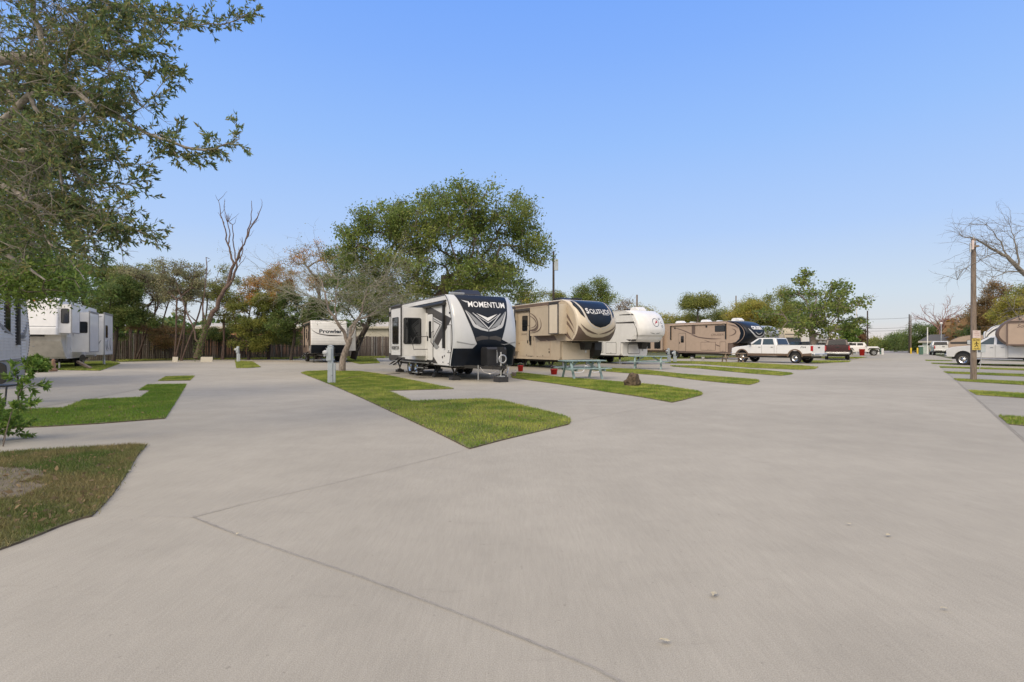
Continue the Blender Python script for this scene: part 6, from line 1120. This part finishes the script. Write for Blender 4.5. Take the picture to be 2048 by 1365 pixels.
# stump
o = thing('tree_stump', 'weathered knobbly brown stump on the second lawn strip', 'stump', G(1266,774)); bm = bmesh.new(); bmesh.ops.create_icosphere(bm, subdivisions=4, radius=1)
for v in bm.verts:
    c = v.co.copy(); k = 1+.35*noise.noise(c*1.6+Vector((3,1,2)))+.22*noise.noise(c*4)+.08*noise.noise(c*9); v.co = Vector((c.x*.19*k*(1.3-.55*(c.z+1)/2), c.y*.17*k, (c.z*.30*k+.20))); 
    if c.x < -.3 and c.z < .1: v.co.x -= .10*(-c.x)
me = bpy.data.meshes.new('stump'); bm.to_mesh(me); bm.free(); me.materials.append(mat('stump_wood', (.105,.078,.052), .95, var=.6, scale=12, bump=1., bscale=26)); me.polygons.foreach_set('use_smooth', [True]*len(me.polygons)); q_ = bpy.data.objects.new('wood', me); COL.objects.link(q_); q_.parent = o
# garden chair at the left edge
o = thing('garden_chair', 'black metal garden chair half hidden by the shrub at the left edge', 'chair', GZ(-2, 12.2), math.radians(200)); b = MB(); b.box(-.25,.25,-.25,.25,.40,.44,'black'); b.build('seat', o); b = MB(); b.prism(rrect(0,.72,.50,.5,.12),.24,.28,'black'); b.build('backrest', o)
for x in (-.25,.25):
    b = MB(); b.tube([(x,-.25,0),(x,-.24,.42),(x,-.22,.64),(x,.1,.66),(x,.27,.64)],.02,'black'); b.build('armrest', o); b = MB(); b.tube([(x,.25,.42),(x,.32,0)],.02,'black'); b.build('leg', o)
# wheel chocks and blocks by the left fifth wheel
b = MB(); b.box(-1.1,1.1,-.07,.07,0,.12,'wood'); o = b.build('timber_beam'); o.location = GZ(168,30.5); o.rotation_euler = (0,math.radians(9),math.radians(-35)); o.location.z = .18; tag(o,'pale timber beam lying under the older white fifth wheel','timber')
o = thing('garden_ornament', 'small terracotta ornament on blocks under the older white fifth wheel', 'ornament', GZ(107,27.6)); b = MB(); b.lathe((0,0,0),[(.0,0),(.16,0),(.18,.12),(.08,.2),(.12,.35),(.06,.5),(.09,.6),(0,.68)],mat('terracotta',(.28,.17,.12),.9)); b.build('figure', o)
for px, lab in ((1180,0),):
    pass
# white marker boards by the dead tree
for px, w_, lab in ((350,.45,'small pale board leaning on the fence left of the dead tree'), (413,1.0,'wide pale board leaning on the fence right of the dead tree')):
    b = MB(); b.box(-w_/2,w_/2,-.02,.02,0,.42,'pale'); o = b.build('board'); o.location = GZ(px,44); o.rotation_euler = (math.radians(-8),0,0); tag(o,lab,'board','pale boards by the fence')
# fallen leaves
spots = [(475,1073,'pale yellow fallen leaf lying on the curved joint'), (1330,1290,'yellow fallen leaf lying alone near the bottom of the photo'), (1428,1196,'pale fallen leaf right of the middle foreground'), (1697,1053,'upper of the pale fallen leaves on the right-hand concrete'), (1776,1076,'curled pale fallen leaf at the right of the drive'), (258,946,'white scrap of leaf at the edge of the brown lawn'), (1888,1224,'small fallen leaf toward the lower right corner')]
for i, (x, y, lab) in enumerate(spots):
    b = MB(); s_ = .018+.006*(i % 3); a_ = i*1.3; pts = [(0,-1,.1),(.45,-.4,.25),(.5,.1,.2),(.2,.7,.3),(0,1.1,.15),(-.2,.6,.35),(-.55,.1,.3),(-.4,-.5,.2)]; vs = [Vector((p[0]*s_*math.cos(a_)-p[1]*s_*math.sin(a_), p[0]*s_*math.sin(a_)+p[1]*s_*math.cos(a_), p[2]*s_)) for p in pts]+[Vector((0,0,.005))]; b.add(vs, [(k, (k+1) % 8, 8) for k in range(8)], mat('fallen_leaf', (.50,.44,.30), .8, var=.3, scale=30)); o = b.build('fallen_leaf'); o.location = G(x, y)+Vector((0,0,.018)); tag(o, lab, 'leaf', 'fallen leaves on the concrete')

def hose(label, pts, r, m, name='hose'):
    P = bez([Vector(p).to_2d() for p in pts], 6*len(pts)) if False else [Vector(p) for p in pts]; Q = []
    for i in range(len(P)-1):
        for k in range(6): 
            t = k/6; p0 = P[max(i-1, 0)]; p3 = P[min(i+2, len(P)-1)]; Q.append(.5*((2*P[i])+(P[i+1]-p0)*t+(2*p0-5*P[i]+4*P[i+1]-p3)*t*t+(P[i]*3-p0-P[i+1]*3+p3)*t**3))
    Q.append(P[-1]); mb = MB(); mb.tube(Q, r, m, 6); tag(mb.build(name), label, name, 'hoses and cables at the pitches')
hose('white water hose curling on the ground behind the nearer blue-green picnic table', [GZ(1200,27)+Vector((0,0,.03)), GZ(1185,26.2)+Vector((0,0,.03)), GZ(1172,26.6)+Vector((0,0,.35)), GZ(1166,26.4)+Vector((0,0,.05)), GZ(1150,25.8)+Vector((0,0,.03))], .02, 'white')
hose('yellow-brown cable running from the white hookup post toward the small trailer', [GZ(476,43.6)+Vector((0,0,.02)), GZ(500,44.6)+Vector((0,0,.02)), GZ(540,45.2)+Vector((0,0,.02)), GZ(600,44.5)+Vector((0,0,.02))], .02, 'wood', 'cable')
hose('black cable from the grey-white hookup post across the lawn to the dark-fronted trailer', [GZ(664,18.7)+Vector((0,0,.3)), GZ(668,19.2)+Vector((0,0,.03)), GZ(700,21.5)+Vector((0,0,.05)), GZ(745,23.5)+Vector((0,0,.03)), GZ(800,25)+Vector((0,0,.03))], .012, 'black', 'cable')
